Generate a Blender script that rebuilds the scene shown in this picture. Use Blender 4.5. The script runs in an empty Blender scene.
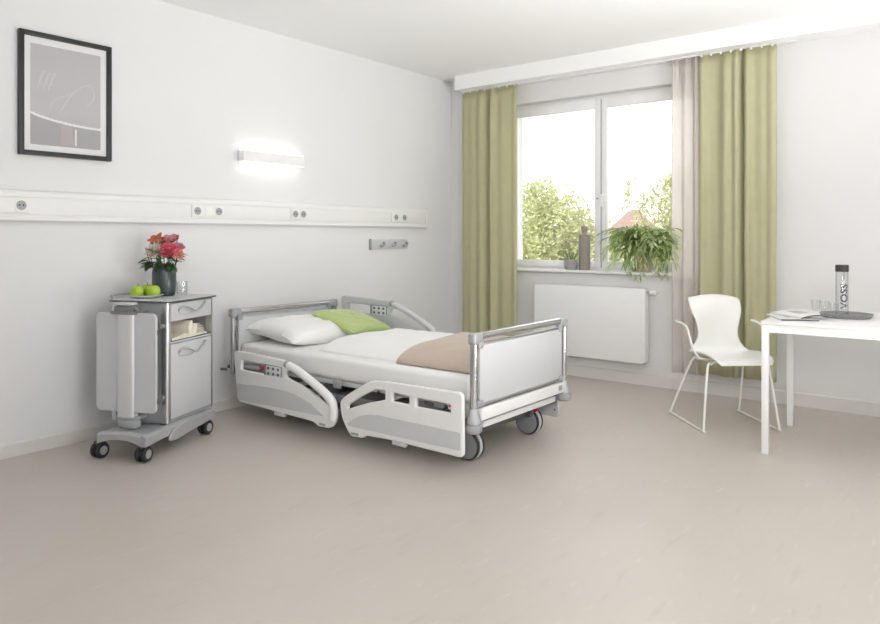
import bpy, bmesh, math, random
from mathutils import Vector, Matrix, Euler, noise
R = math.radians
random.seed(7)
scene = bpy.context.scene
COL = scene.collection

# ------------------------------------------------------------------ materials
MATS = {}
def mat(name, col, rough=0.5, metal=0.0, var=0.04, scale=20.0, bump=0.0, spec=0.5, trans=0.0, sheen=0.0, coat=0.0, stretch=None, bscale=None):
    """procedural principled material: a noise varies colour and roughness a little, optional bump"""
    if name in MATS: return MATS[name]
    m = bpy.data.materials.new(name); m.use_nodes = True
    nt = m.node_tree; b = nt.nodes['Principled BSDF']
    tc = nt.nodes.new('ShaderNodeTexCoord'); mp = nt.nodes.new('ShaderNodeMapping')
    nt.links.new(tc.outputs['Object'], mp.inputs['Vector'])
    if stretch: mp.inputs['Scale'].default_value = stretch
    n = nt.nodes.new('ShaderNodeTexNoise'); n.inputs['Scale'].default_value = scale; n.inputs['Detail'].default_value = 4
    nt.links.new(mp.outputs['Vector'], n.inputs['Vector'])
    cr = nt.nodes.new('ShaderNodeMix'); cr.data_type = 'RGBA'
    cr.inputs[6].default_value = (*[max(0, c*(1-var)) for c in col], 1)
    cr.inputs[7].default_value = (*[min(1, c*(1+var)) for c in col], 1)
    nt.links.new(n.outputs['Fac'], cr.inputs[0]); nt.links.new(cr.outputs[2], b.inputs['Base Color'])
    b.inputs['Roughness'].default_value = rough; b.inputs['Metallic'].default_value = metal
    b.inputs['Specular IOR Level'].default_value = spec
    b.inputs['Transmission Weight'].default_value = trans
    b.inputs['Sheen Weight'].default_value = sheen
    b.inputs['Coat Weight'].default_value = coat
    if bump:
        n2 = nt.nodes.new('ShaderNodeTexNoise'); n2.inputs['Scale'].default_value = bscale or scale*3; n2.inputs['Detail'].default_value = 3
        nt.links.new(mp.outputs['Vector'], n2.inputs['Vector'])
        bp = nt.nodes.new('ShaderNodeBump'); bp.inputs['Strength'].default_value = bump; bp.inputs['Distance'].default_value = 0.01
        nt.links.new(n2.outputs['Fac'], bp.inputs['Height']); nt.links.new(bp.outputs['Normal'], b.inputs['Normal'])
    MATS[name] = m
    return m

def leafmat(name, col, trans=0.35, rough=0.55, var=0.25, scale=6):
    """leaf / thin cloth: principled mixed with translucency"""
    m = mat(name, col, rough, var=var, scale=scale)
    nt = m.node_tree; b = nt.nodes['Principled BSDF']; out = nt.nodes['Material Output']
    t = nt.nodes.new('ShaderNodeBsdfTranslucent'); mx = nt.nodes.new('ShaderNodeMixShader')
    src = b.inputs['Base Color'].links[0].from_socket
    nt.links.new(src, t.inputs['Color']); mx.inputs[0].default_value = trans
    nt.links.new(b.outputs[0], mx.inputs[1]); nt.links.new(t.outputs[0], mx.inputs[2]); nt.links.new(mx.outputs[0], out.inputs[0])
    return m

def clearmat(name, tint=(1,1,1), gloss=0.08, rough=0.0):
    """thin clear pane: see-through with a fresnel-weighted reflection"""
    m = bpy.data.materials.new(name); m.use_nodes = True; nt = m.node_tree
    nt.nodes.remove(nt.nodes['Principled BSDF']); out = nt.nodes['Material Output']
    t = nt.nodes.new('ShaderNodeBsdfTransparent'); t.inputs[0].default_value = (*tint, 1)
    g = nt.nodes.new('ShaderNodeBsdfGlossy'); g.inputs['Roughness'].default_value = rough
    lw = nt.nodes.new('ShaderNodeLayerWeight'); lw.inputs[0].default_value = 0.25
    mu = nt.nodes.new('ShaderNodeMath'); mu.operation = 'MULTIPLY_ADD'; mu.inputs[1].default_value = 0.3; mu.inputs[2].default_value = gloss*0.4
    nt.links.new(lw.outputs['Fresnel'], mu.inputs[0])
    mx = nt.nodes.new('ShaderNodeMixShader'); nt.links.new(mu.outputs[0], mx.inputs[0])
    nt.links.new(t.outputs[0], mx.inputs[1]); nt.links.new(g.outputs[0], mx.inputs[2]); nt.links.new(mx.outputs[0], out.inputs[0])
    MATS[name] = m
    return m

def emit(name, col, s):
    m = bpy.data.materials.new(name); m.use_nodes = True; nt = m.node_tree
    b = nt.nodes['Principled BSDF']; b.inputs['Emission Color'].default_value = (*col, 1); b.inputs['Emission Strength'].default_value = s
    b.inputs['Base Color'].default_value = (.8,.8,.8,1)
    MATS[name] = m
    return m

WALL   = mat('wall_paint', (.78,.78,.78), .85, var=.01, scale=3, bump=.03, bscale=180, spec=.2)
WALLW  = mat('wall_warm_light_tint', (.765,.757,.75), .85, var=.01, scale=3, bump=.03, bscale=180, spec=.2)  # warm cast of light through the sheer, put into this wall's colour
CEIL   = mat('ceiling_paint', (.93,.93,.93), .9, var=.01, scale=3, spec=.2)
SKIRT  = mat('skirting_paint', (.70,.685,.655), .5, var=.02)
WHITE  = mat('white_lacquer', (.86,.86,.855), .3, var=.015)
WPLAST = mat('white_plastic', (.83,.83,.82), .38, var=.015)
CREAM  = mat('cream_white_plastic', (.84,.84,.80), .35, var=.015)
UPVC   = mat('window_profile_white', (.87,.87,.87), .3, var=.01)
ALU    = mat('brushed_aluminium', (.62,.63,.64), .30, 1.0, var=.05, stretch=(40,40,1))
SATIN  = mat('satin_aluminium', (.72,.725,.73), .5, .5, var=.02)
CHROME = mat('polished_chrome', (.62,.62,.63), .14, 1.0, var=.02)
SILVER = mat('silver_paint', (.45,.46,.475), .38, .25, var=.03)
GREYPL = mat('grey_plastic', (.36,.365,.38), .45, var=.04)
RAILB  = mat('grey_rail_plastic', (.54,.545,.555), .45, var=.02)
MIDG   = mat('mid_grey_steel', (.24,.245,.255), .45, .2, var=.05)
WHEELG = mat('castor_cover_grey', (.27,.275,.285), .5, var=.04)
LGREY  = mat('light_grey_panel', (.60,.605,.62), .4, var=.02)
PALEGR = mat('pale_grey_panel', (.60,.605,.62), .45, var=.02)
INSET  = mat('grey_rail_inset', (.60,.615,.625), .5, var=.03)
DARKPL = mat('dark_grey_plastic', (.10,.105,.11), .5, var=.08)
BLACKR = mat('black_rubber', (.025,.026,.028), .7, var=.1)
RED    = mat('red_plastic', (.55,.03,.06), .4, var=.05)
SHEET  = mat('white_bed_linen', (.85,.85,.83), .9, var=.015, scale=8, bump=.12, bscale=9, sheen=.2)
LINEN  = mat('white_cotton', (.87,.87,.865), .9, var=.015, scale=8, bump=.15, bscale=14, sheen=.2)
GREENC = mat('green_cushion_cloth', (.46,.56,.22), .9, var=.08, scale=30, bump=.15, bscale=60, sheen=.3)
TAUPE  = mat('taupe_blanket_cloth', (.52,.42,.34), .95, var=.06, scale=30, bump=.15, bscale=40, sheen=.3)
CURT   = leafmat('green_curtain_cloth', (.65,.635,.42), .33, .9, var=.05, scale=12)
SHEER  = leafmat('sheer_curtain_cloth', (.92,.88,.855), .65, .9, var=.03, scale=12)
_n = SHEER.node_tree; _o = _n.nodes['Material Output']; _a = _n.nodes.new('ShaderNodeMixShader'); _t = _n.nodes.new('ShaderNodeBsdfTransparent')
_a.inputs[0].default_value = .28; _n.links.new(_o.inputs[0].links[0].from_socket, _a.inputs[1]); _n.links.new(_t.outputs[0], _a.inputs[2]); _n.links.new(_a.outputs[0], _o.inputs[0])
BLACKF = mat('black_wood', (.022,.022,.025), .45, var=.2, scale=15)
MATB   = mat('white_passepartout', (.85,.85,.855), .8, var=.01)
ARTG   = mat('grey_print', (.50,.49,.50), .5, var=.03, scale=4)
REFLD   = mat('painted_dark_reflection', (.41,.40,.41), .5, var=.05, scale=4)  # dark reflection in the picture glass, painted as flat colour
REFLW   = mat('painted_white_reflection', (.84,.84,.84), .6, var=.02)  # bright reflection in the picture glass, painted as flat colour
ARTL   = mat('faint_print_line', (.62,.62,.63), .6, var=.02)
REFLP   = mat('painted_rosy_reflection', (.48,.44,.425), .6, var=.05)  # rosy reflection in the picture glass, painted as flat colour
APPLE  = mat('green_apple_skin', (.36,.52,.035), .3, var=.22, scale=14, coat=.3)
STEMB  = mat('brown_stem', (.16,.10,.05), .8)
VASEG  = mat('slate_green_ceramic', (.045,.065,.066), .28, var=.12, coat=.2)
PORC   = mat('white_porcelain', (.85,.86,.80), .2, var=.01)
PAGE   = mat('book_paper', (.86,.81,.69), .9, var=.08, scale=3, stretch=(1,1,60))
COVER  = mat('dark_book_cover', (.06,.055,.045), .6)
CONCR  = mat('grey_concrete', (.36,.34,.33), .85, var=.15, scale=25, bump=.2)
STONEW = mat('taupe_stoneware', (.30,.265,.23), .5, var=.12, scale=18, stretch=(1,1,.3))
TERRA  = mat('tan_pot_clay', (.50,.42,.32), .8, var=.12)
SOIL   = mat('potting_soil', (.05,.035,.025), .95, var=.3)
FERN   = leafmat('fern_leaf', (.34,.45,.16), .35, .5, var=.35, scale=9)
FERNL  = leafmat('fern_leaf_light', (.60,.69,.36), .35, .5, var=.25, scale=9)
SUCC   = leafmat('succulent_leaf', (.22,.33,.14), .2, .5)
BLEAF  = leafmat('bouquet_leaf', (.085,.17,.05), .25, .45, var=.3, scale=20)
PINK   = leafmat('hot_pink_petal', (.88,.16,.24), .3, .6, var=.2, scale=25)
LPINK  = leafmat('pale_pink_petal', (.78,.36,.40), .3, .6, var=.2, scale=25)
ORANG  = leafmat('orange_red_petal', (.70,.20,.12), .3, .6, var=.25, scale=25)
PEACH  = leafmat('peach_petal', (.80,.40,.30), .3, .6, var=.2, scale=25)
CREAMF = leafmat('cream_petal', (.78,.70,.60), .3, .6, var=.1, scale=25)
TRAY   = mat('grey_tray_plastic', (.25,.255,.26), .42, var=.06)
CAPG   = mat('charcoal_cap', (.035,.037,.04), .4)
INK    = mat('black_lettering', (.02,.02,.02), .5)
STRIPG = mat('grey_bottle_strip', (.33,.34,.35), .5)
PAPER  = mat('magazine_paper', (.74,.74,.76), .5, var=.03, scale=10)
MAGC   = mat('magazine_cover_grey', (.40,.41,.44), .4, var=.4, scale=9)
MAGD   = mat('magazine_spine_dark', (.03,.03,.04), .5)
BUTTON = mat('pale_key_pad', (.70,.72,.74), .45)
LTREE  = leafmat('tree_leaf_yellow_green', (.56,.57,.33), .35, .7, var=.3, scale=2)
LTREE2 = leafmat('tree_leaf_mid_green', (.46,.48,.25), .35, .7, var=.3, scale=2)
BARK   = mat('tree_bark', (.28,.22,.16), .9, var=.3)
ROOF   = mat('red_roof_tiles', (.30,.20,.175), .8, var=.15, scale=6)
HOUSEW = mat('house_brick', (.60,.42,.36), .85, var=.12, scale=8)
HWHITE = mat('house_render', (.72,.68,.63), .85)
GRASS  = mat('outside_lawn', (.34,.33,.27), .95, var=.3, scale=1.5)
GLASSP = clearmat('window_glass', (.97,.985,.98), .05)
GLASSF = clearmat('picture_glass', (.995,.995,.995), .04)
GLASST = clearmat('tumbler_glass', (.965,.97,.97), .10)
GLASSB = clearmat('bottle_clear', (.95,.955,.955), .10)
GLOWM  = emit('lamp_diffuser', (1,.985,.95), 2.3)

def floor_mat():
    m = bpy.data.materials.new('beige_flecked_vinyl'); m.use_nodes = True; nt = m.node_tree; b = nt.nodes['Principled BSDF']
    tc = nt.nodes.new('ShaderNodeTexCoord')
    def ns(sc, rotz, st, det=4):
        mp = nt.nodes.new('ShaderNodeMapping'); mp.inputs['Scale'].default_value = st; mp.inputs['Rotation'].default_value = (0,0,rotz)
        n = nt.nodes.new('ShaderNodeTexNoise'); n.inputs['Scale'].default_value = sc; n.inputs['Detail'].default_value = det
        nt.links.new(tc.outputs['Object'], mp.inputs[0]); nt.links.new(mp.outputs[0], n.inputs[0]); return n
    a = ns(1.6, 0, (1,.5,1)); f1 = ns(26, .25, (1,.16,1), 3); f2 = ns(34, -.3, (1,.2,1), 3)
    def ramp(n, p0, p1, c0, c1):
        r = nt.nodes.new('ShaderNodeValToRGB'); r.color_ramp.elements[0].position = p0; r.color_ramp.elements[1].position = p1
        r.color_ramp.elements[0].color = (*c0,1); r.color_ramp.elements[1].color = (*c1,1); nt.links.new(n.outputs['Fac'], r.inputs[0]); return r
    base = ramp(a, .3, .7, (.530,.483,.432), (.570,.522,.470))
    d = ramp(f1, .60, .75, (1,1,1), (.92,.915,.90)); l = ramp(f2, .63, .78, (1,1,1), (1.0,1.0,1.0))
    mx = nt.nodes.new('ShaderNodeMix'); mx.data_type = 'RGBA'; mx.blend_type = 'MULTIPLY'; mx.inputs[0].default_value = .8
    nt.links.new(base.outputs[0], mx.inputs[6]); nt.links.new(d.outputs[0], mx.inputs[7])
    lr = ramp(f2, .63, .78, (0,0,0), (.45,.45,.45))
    mx2 = nt.nodes.new('ShaderNodeMix'); mx2.data_type = 'RGBA'; mx2.inputs[7].default_value = (.68,.645,.605,1)
    nt.links.new(lr.outputs[0], mx2.inputs[0]); nt.links.new(mx.outputs[2], mx2.inputs[6]); nt.links.new(mx2.outputs[2], b.inputs['Base Color'])
    b.inputs['Roughness'].default_value = .33; b.inputs['Specular IOR Level'].default_value = .45
    bp = nt.nodes.new('ShaderNodeBump'); bp.inputs['Strength'].default_value = .06; bp.inputs['Distance'].default_value = .002
    nt.links.new(f1.outputs['Fac'], bp.inputs['Height']); nt.links.new(bp.outputs[0], b.inputs['Normal'])
    return m
FLOOR = floor_mat()

# ------------------------------------------------------------------ mesh building
class MB:
    """collects shapes; build() links them as ONE mesh object"""
    def __init__(s): s.bm = bmesh.new(); s.mi = 0
    def _tag(s, faces):
        for f in faces: f.material_index = s.mi
    def box(s, c, size, bev=0, rot=None, seg=2):
        ret = bmesh.ops.create_cube(s.bm, size=1.0)
        vs = ret['verts']
        M = Matrix.Translation(c) @ (rot.to_matrix().to_4x4() if rot else Matrix.Identity(4)) @ Matrix.Diagonal((*size,1))
        bmesh.ops.transform(s.bm, matrix=M, verts=vs)
        fs = set(f for v in vs for f in v.link_faces)
        s._tag(fs)
        if bev:
            es = list(set(e for v in vs for e in v.link_edges))
            r = bmesh.ops.bevel(s.bm, geom=es, offset=bev, segments=seg, profile=.5, affect='EDGES')
            s._tag(r['faces'])
        return s
    def box2(s, a, b, bev=0, seg=2):
        return s.box([(a[i]+b[i])/2 for i in range(3)], [abs(b[i]-a[i]) for i in range(3)], bev, None, seg)
    def rings(s, rings, closed=True, cap0=True, cap1=True, loop=False):
        """skin a list of vertex rings"""
        V = [[s.bm.verts.new(p) for p in r] for r in rings]
        n = len(V[0]); m = len(V)
        for i in range(m if loop else m-1):
            A, B = V[i], V[(i+1) % m]
            for j in range(n if closed else n-1):
                k = (j+1) % n
                try: s.bm.faces.new((A[j],A[k],B[k],B[j])).material_index = s.mi
                except ValueError: pass
        if closed and not loop:
            if cap0: s.bm.faces.new(list(reversed(V[0]))).material_index = s.mi
            if cap1: s.bm.faces.new(V[-1]).material_index = s.mi
        return s
    def tube(s, pts, r, seg=10, closed=False, flat=1.0):
        pts = [Vector(p) for p in pts]; n = len(pts)
        rad = r if isinstance(r,(list,tuple)) else [r]*n
        T = []
        for i in range(n):
            a = pts[(i-1) % n] if (closed or i>0) else pts[i]; b = pts[(i+1) % n] if (closed or i<n-1) else pts[i]
            T.append((b-a).normalized())
        up = Vector((0,0,1)) if abs(T[0].z) < .9 else Vector((0,1,0))
        N = (up - T[0]*up.dot(T[0])).normalized(); out = []
        for i in range(n):
            N = (N - T[i]*N.dot(T[i])).normalized(); B = T[i].cross(N)
            out.append([pts[i] + (N*math.cos(2*math.pi*k/seg) + B*math.sin(2*math.pi*k/seg)*flat)*rad[i] for k in range(seg)])
        return s.rings(out, loop=closed)
    def cyl(s, a, b, r, seg=20, r2=None): return s.tube([a,b], [r, r if r2 is None else r2], seg)
    def lathe(s, prof, loc=(0,0,0), seg=28, rot=None):
        """profile of (radius, height) turned about z"""
        out = []
        for (r,z) in prof:
            r = max(r, 1e-4)
            ring = [Vector((r*math.cos(2*math.pi*k/seg), r*math.sin(2*math.pi*k/seg), z)) for k in range(seg)]
            if rot: ring = [rot @ p for p in ring]
            out.append([p+Vector(loc) for p in ring])
        return s.rings(out)
    def poly(s, pts):
        s.bm.faces.new([s.bm.verts.new(p) for p in pts]).material_index = s.mi; return s
    def prism(s, outline, axis, a, b):
        """outline of 2D points extruded along an axis between a and b; 2D = the two other axes in order"""
        def mk(p,h):
            q = list(p); q.insert(axis, h); return Vector(q)
        return s.rings([[mk(p,a) for p in outline],[mk(p,b) for p in outline]])
    def sphere(s, c, r, sc=(1,1,1), seg=16):
        ret = bmesh.ops.create_uvsphere(s.bm, u_segments=seg, v_segments=max(6,seg//2+2), radius=r)
        bmesh.ops.transform(s.bm, matrix=Matrix.Translation(c) @ Matrix.Diagonal((*sc,1)), verts=ret['verts'])
        s._tag(set(f for v in ret['verts'] for f in v.link_faces)); return s
    def mesh(s, me, M=None):
        n0 = len(s.bm.verts); s.bm.from_mesh(me); s.bm.verts.ensure_lookup_table()
        vs = s.bm.verts[n0:]
        if M: bmesh.ops.transform(s.bm, matrix=M, verts=vs)
        s._tag(set(f for v in vs for f in v.link_faces)); return s
    def build(s, name, mats, parent=None, world=False, smooth=35, recalc=True, loc=None):
        if recalc: bmesh.ops.recalc_face_normals(s.bm, faces=s.bm.faces[:])
        if world and parent is not None:
            M = parent.matrix_basis if parent.parent is None else parent.parent.matrix_basis @ parent.matrix_basis
            bmesh.ops.transform(s.bm, matrix=M.inverted(), verts=s.bm.verts[:])
        if loc is not None: bmesh.ops.translate(s.bm, verts=s.bm.verts[:], vec=[-q for q in loc])
        me = bpy.data.meshes.new(name); s.bm.to_mesh(me); s.bm.free()
        for m in (mats if isinstance(mats,(list,tuple)) else [mats]): me.materials.append(m)
        if smooth:
            me.shade_smooth(); me.set_sharp_from_angle(angle=R(smooth))
        o = bpy.data.objects.new(name, me); COL.objects.link(o)
        if loc is not None: o.location = loc
        if parent is not None: o.parent = parent
        return o

def tag(o, label=None, cat=None, group=None, kind=None):
    if label: o['label'] = label
    if cat: o['category'] = cat
    if group: o['group'] = group
    if kind: o['kind'] = kind
    return o
def empty(name, loc, rz=0, label=None, cat=None, group=None, kind=None):
    o = bpy.data.objects.new(name, None); COL.objects.link(o); o.location = loc; o.rotation_euler = (0,0,rz); o.empty_display_size = .1
    o.matrix_basis = Matrix.Translation(loc) @ Matrix.Rotation(rz,4,'Z')
    return tag(o, label, cat, group, kind)
def copy_tree(o, loc, rz=None, label=None, parent=None, name=None):
    c = o.copy(); COL.objects.link(c)
    if parent is not None: c.parent = parent
    else:
        c.location = loc
        if rz is not None: c.rotation_euler = (0,0,rz)
        if label: c['label'] = label
    for ch in list(o.children): copy_tree(ch, None, None, None, c)
    return c
def smooth_pts(P, n=6, closed=False):
    """Catmull-Rom through 2D/3D points"""
    P = [Vector(p) for p in P]; out = []; m = len(P)
    for i in range(m if closed else m-1):
        p0 = P[(i-1)%m] if (closed or i>0) else P[i]; p1 = P[i]; p2 = P[(i+1)%m]; p3 = P[(i+2)%m] if (closed or i<m-2) else P[i+1]
        for k in range(n):
            t = k/n
            out.append(.5*((2*p1)+(p2-p0)*t+(2*p0-5*p1+4*p2-p3)*t*t+(3*p1-p0-3*p2+p3)*t**3))
    if not closed: out.append(P[-1])
    return out
def fillet(P, r, n=4):
    """round every corner of a closed 2D outline"""
    P = [Vector(p) for p in P]; out = []; m = len(P)
    for i in range(m):
        a, b, c = P[i-1], P[i], P[(i+1)%m]
        d1, d2 = (a-b), (c-b); q = min(r, d1.length*.45, d2.length*.45)
        s, e = b+d1.normalized()*q, b+d2.normalized()*q
        for k in range(n+1):
            t = k/n; out.append((1-t)**2*s + 2*t*(1-t)*b + t*t*e)
    return out
def plate(loops, thick, bev=0.0):
    """flat plate (mesh in XY, thickness along Z) from an outline and holes"""
    cu = bpy.data.curves.new('plate','CURVE'); cu.dimensions = '2D'; cu.fill_mode = 'BOTH'
    cu.extrude = max(thick/2-bev, 1e-4); cu.bevel_depth = bev; cu.bevel_resolution = 2
    for L in loops:
        sp = cu.splines.new('POLY'); sp.points.add(len(L)-1); sp.use_cyclic_u = True
        for p, q in zip(sp.points, L): p.co = (q[0], q[1], 0, 1)
    o = bpy.data.objects.new('plate', cu); COL.objects.link(o)
    dg = bpy.context.evaluated_depsgraph_get(); dg.update()
    me = bpy.data.meshes.new_from_object(o.evaluated_get(dg))
    bpy.data.objects.remove(o); bpy.data.curves.remove(cu)
    return me
def text_mesh(txt, size, extrude=0.0, offset=0.0):
    cu = bpy.data.curves.new('lettering','FONT'); cu.body = txt; cu.size = size; cu.extrude = extrude; cu.offset = offset; cu.align_x = 'LEFT'; cu.resolution_u = 4
    o = bpy.data.objects.new('lettering', cu); COL.objects.link(o)
    dg = bpy.context.evaluated_depsgraph_get(); dg.update()
    me = bpy.data.meshes.new_from_object(o.evaluated_get(dg))
    bpy.data.objects.remove(o); bpy.data.curves.remove(cu)
    return me
XZ = Matrix(((1,0,0,0),(0,0,1,0),(0,1,0,0),(0,0,0,1)))      # plate XY -> world XZ, thickness along Y
def solid(o, t, off=0):
    md = o.modifiers.new('thickness','SOLIDIFY'); md.thickness = t; md.offset = off; return o
def subsurf(o, n=1):
    md = o.modifiers.new('smooth','SUBSURF'); md.levels = n; md.render_levels = n; return o

# ------------------------------------------------------------------ camera
cam = bpy.data.cameras.new('camera'); co = bpy.data.objects.new('camera', cam); COL.objects.link(co)
cam.sensor_fit = 'HORIZONTAL'; cam.sensor_width = 36; cam.lens = 714.64/880*36
cam.shift_y = -(312-237.02)/880
co.location = (4.258,-5.567,1.2); co.rotation_euler = (R(90),0,R(38.3376)); cam.clip_start = .05; cam.clip_end = 500
scene.camera = co

# ------------------------------------------------------------------ the room
CZ = 2.715
BX, BY = 6.6, -9.0         # extents of floor and ceiling towards the camera side
def struct(name, mb, m, parent=None, smooth=0): return tag(mb.build(name, m, parent, smooth=smooth), kind='structure')
struct('floor', MB().box2((-.2,BY,-.1),(BX,.3,0)), FLOOR)
struct('ceiling', MB().box2((-.2,BY,CZ),(BX,.3,CZ+.2)), CEIL)
struct('wall_left', MB().box2((-.2,BY,0),(0,.3,CZ)), WALL)
WX0, WX1, WZ0, WZ1 = .628, 2.40, .917, 2.415
w = MB()
w.box2((0,0,0),(WX0,.3,CZ)); w.box2((WX1,0,0),(BX,.3,CZ)); w.box2((WX0,0,0),(WX1,.3,WZ0-.03)); w.box2((WX0,0,WZ1),(WX1,.3,CZ))
struct('wall_window', w, WALLW)
struct('wall_right', MB().box2((BX,BY,0),(BX+.2,.3,CZ)), WALL)
struct('wall_back', MB().box2((-.2,BY-.2,0),(BX+.2,BY,CZ)), WALL)
# curtain soffit under the ceiling
struct('trim_1', MB().box2((.188,-.2,2.584),(BX,0,CZ)), CEIL)
struct('baseboard_left', MB().prism([(0,0),(.012,0),(.012,.068),(.006,.076),(0,.076)], 1, BY, -.0), SKIRT)
struct('baseboard_window', MB().prism([(0,0),(-.012,0),(-.012,.088),(-.006,.096),(0,.096)], 0, .012, BX), SKIRT)
# window
wn = empty('window_1', ((WX0+WX1)/2,.1,WZ0), kind='structure')
FY0, FY1 = .10, .15
fr = MB(); t = .035
fr.box2((WX0,FY0,WZ0),(WX0+t,FY1,WZ1),.004); fr.box2((WX1-t,FY0,WZ0),(WX1,FY1,WZ1),.004)
fr.box2((WX0,FY0,WZ1-t),(WX1,FY1,WZ1),.004); fr.box2((WX0,FY0,WZ0),(WX1,FY1,WZ0+t),.004)
tag(fr.build('window_frame', UPVC, wn, world=True), kind='structure')
XM = 1.543
for (x0,x1,right) in ((WX0+.022,XM-.005,0),(XM+.005,WX1-.022,1)):
    st = .054
    s = MB(); y0, y1 = .085,.125; z0, z1 = WZ0+.018, WZ1-.022
    s.box2((x0,y0,z0),(x0+st,y1,z1),.006); s.box2((x1-st,y0,z0),(x1,y1,z1),.006)
    s.box2((x0+st*.9,y0,z1-.088),(x1-st*.9,y1,z1),.006); s.box2((x0+st*.9,y0,z0),(x1-st*.9,y1,z0+.056),.006)
    so = tag(s.build('window_sash', UPVC, wn, world=True), kind='structure')
    tag(MB().box2((x0+st-.005,.106,z0+.05),(x1-st+.005,.112,z1-.083)).build('window_pane', GLASSP, wn, world=True, smooth=0), kind='structure')
hd = MB(); hd.box2((XM+.014,.07,1.50),(XM+.036,.087,1.57),.004); hd.cyl((XM+.025,.085,1.555),(XM+.025,.045,1.555),.008); hd.box2((XM+.016,.04,1.46),(XM+.034,.052,1.565),.005)
tag(hd.build('window_handle', UPVC, wn, world=True), kind='structure')
tag(MB().box2((XM-.006,.092,WZ0+.02),(XM+.006,.12,WZ1-.03)).build('window_seal', GREYPL, wn, world=True, smooth=0), kind='structure')
ds = MB(); ds.cyl((XM-.03,.086,1.53),(XM-.03,.078,1.53),.008)
tag(ds.build('window_catch', GREYPL, wn, world=True), kind='structure')
struct('trim_2', MB().box2((WX0-.03,-.055,WZ0-.026),(WX1+.03,.10,WZ0),.011,3), UPVC, smooth=35)

# ------------------------------------------------------------------ trunking with sockets on the left wall
tk = empty('wall_trunking', (0,-4.5,1.29), label='long white wall trunking running along the left wall above the bed', cat='trunking')
tb = MB(); tb.prism([(0,1.288),(.044,1.288),(.05,1.294),(.05,1.316),(.046,1.318),(.046,1.418),(.05,1.420),(.05,1.436),(.043,1.450),(.03,1.458),(0,1.458)], 1, BY, -.44)
tb.build('channel_body', WPLAST, tk, world=True, smooth=20)
MB().box2((.040,BY,1.323),(.0505,-.455,1.413),.002).build('channel_lid', WPLAST, tk, world=True)
MB().box2((0,-.44,1.287),(.051,-.425,1.459),.003).build('end_cap', WPLAST, tk, world=True)

def socket_unit(name, y0, y1, mods, label, group='sockets along the wall trunking'):
    """mods: list of 'S' socket, 'W' white switch"""
    yc = (y0+y1)/2; z0, z1 = 1.332, 1.414
    o = empty(name, (.0505,yc,z0), label=label, cat='socket', group=group)
    MB().box2((.0505,y0,z0),(.060,y1,z1),.003).build('face_plate', CREAM, o, world=True)
    n = len(mods); wd = (y1-y0)/n
    for i, k in enumerate(mods):
        c = y0+wd*(i+.5); r = min(.026, wd*.36)
        if k == 'S':
            m = MB(); m.box2((.058,c-r*1.22,1.373-r*1.22),(.0625,c+r*1.22,1.373+r*1.22),.002)
            so = m.build('socket_insert', CREAM, o, world=True)
            q = MB(); q.cyl((.060,c,1.373),(.0632,c,1.373),r,24); q.build('socket_recess', GREYPL, so, world=True)
            q = MB()
            for dy in (-.010,.010): q.cyl((.062,c+dy,1.373),(.0642,c+dy,1.373),.0045,10)
            q.build('pin_hole', BLACKR, so, world=True)
        elif k == 'D':
            m = MB(); m.box2((.058,c-.03,1.345),(.064,c+.03,1.402),.003); so = m.build('rocker_switch', CREAM, o, world=True)
        else:
            MB().box2((.058,c-r,1.373-r*1.1),(.064,c+r,1.373+r*1.1),.003).build('blank_insert', WHITE, o, world=True)
    return o
socket_unit('switch_socket', -4.16,-3.885,['D','D','S'], 'white switch and socket unit under the picture at the left edge')
socket_unit('socket_outlet', -2.89,-2.645,['S','W','S'], 'cream triple socket plate above the flowers on the trunking')
socket_unit('socket_outlet', -2.055,-1.90,['S','S'], 'small double socket plate on the trunking right below the lamp')
socket_unit('socket_outlet', -.935,-.715,['S','S'], 'white double socket plate on the trunking above the hook rail')

hk = empty('hook_rail', (0,-.915,1.09), label='short grey metal rail with hooks under the trunking end', cat='hook rail')
MB().box2((0,-1.155,1.095),(.018,-.675,1.178),.004).build('back_plate', LGREY, hk, world=True)
for i in range(3):
    y = -1.03+.15*i
    MB().tube(smooth_pts([(.016,y+.03,1.150),(.045,y+.02,1.146),(.055,y,1.128),(.05,y-.03,1.116),(.06,y-.05,1.13)],4), .0075, 8).build('hook', GREYPL, hk, world=True)
MB().box2((0,-1.163,1.09),(.024,-1.147,1.184),.004).build('end_cap', GREYPL, hk, world=True)

# ------------------------------------------------------------------ wall lamp
wl = empty('wall_lamp', (0,-2.215,1.73), label='slim white wall lamp glowing above and below over the bed', cat='lamp')
MB().box2((.012,-2.495,1.735),(.075,-1.935,1.812),.003).build('lamp_housing', WHITE, wl, world=True)
MB().box2((.018,-2.485,1.8125),(.069,-1.945,1.817)).build('light_strip', GLOWM, wl, world=True, smooth=0)
MB().box2((.018,-2.485,1.730),(.069,-1.945,1.7345)).build('light_strip', GLOWM, wl, world=True, smooth=0)
MB().box2((0,-2.40,1.75),(.014,-2.03,1.80)).build('wall_bracket', WHITE, wl, world=True)

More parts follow.
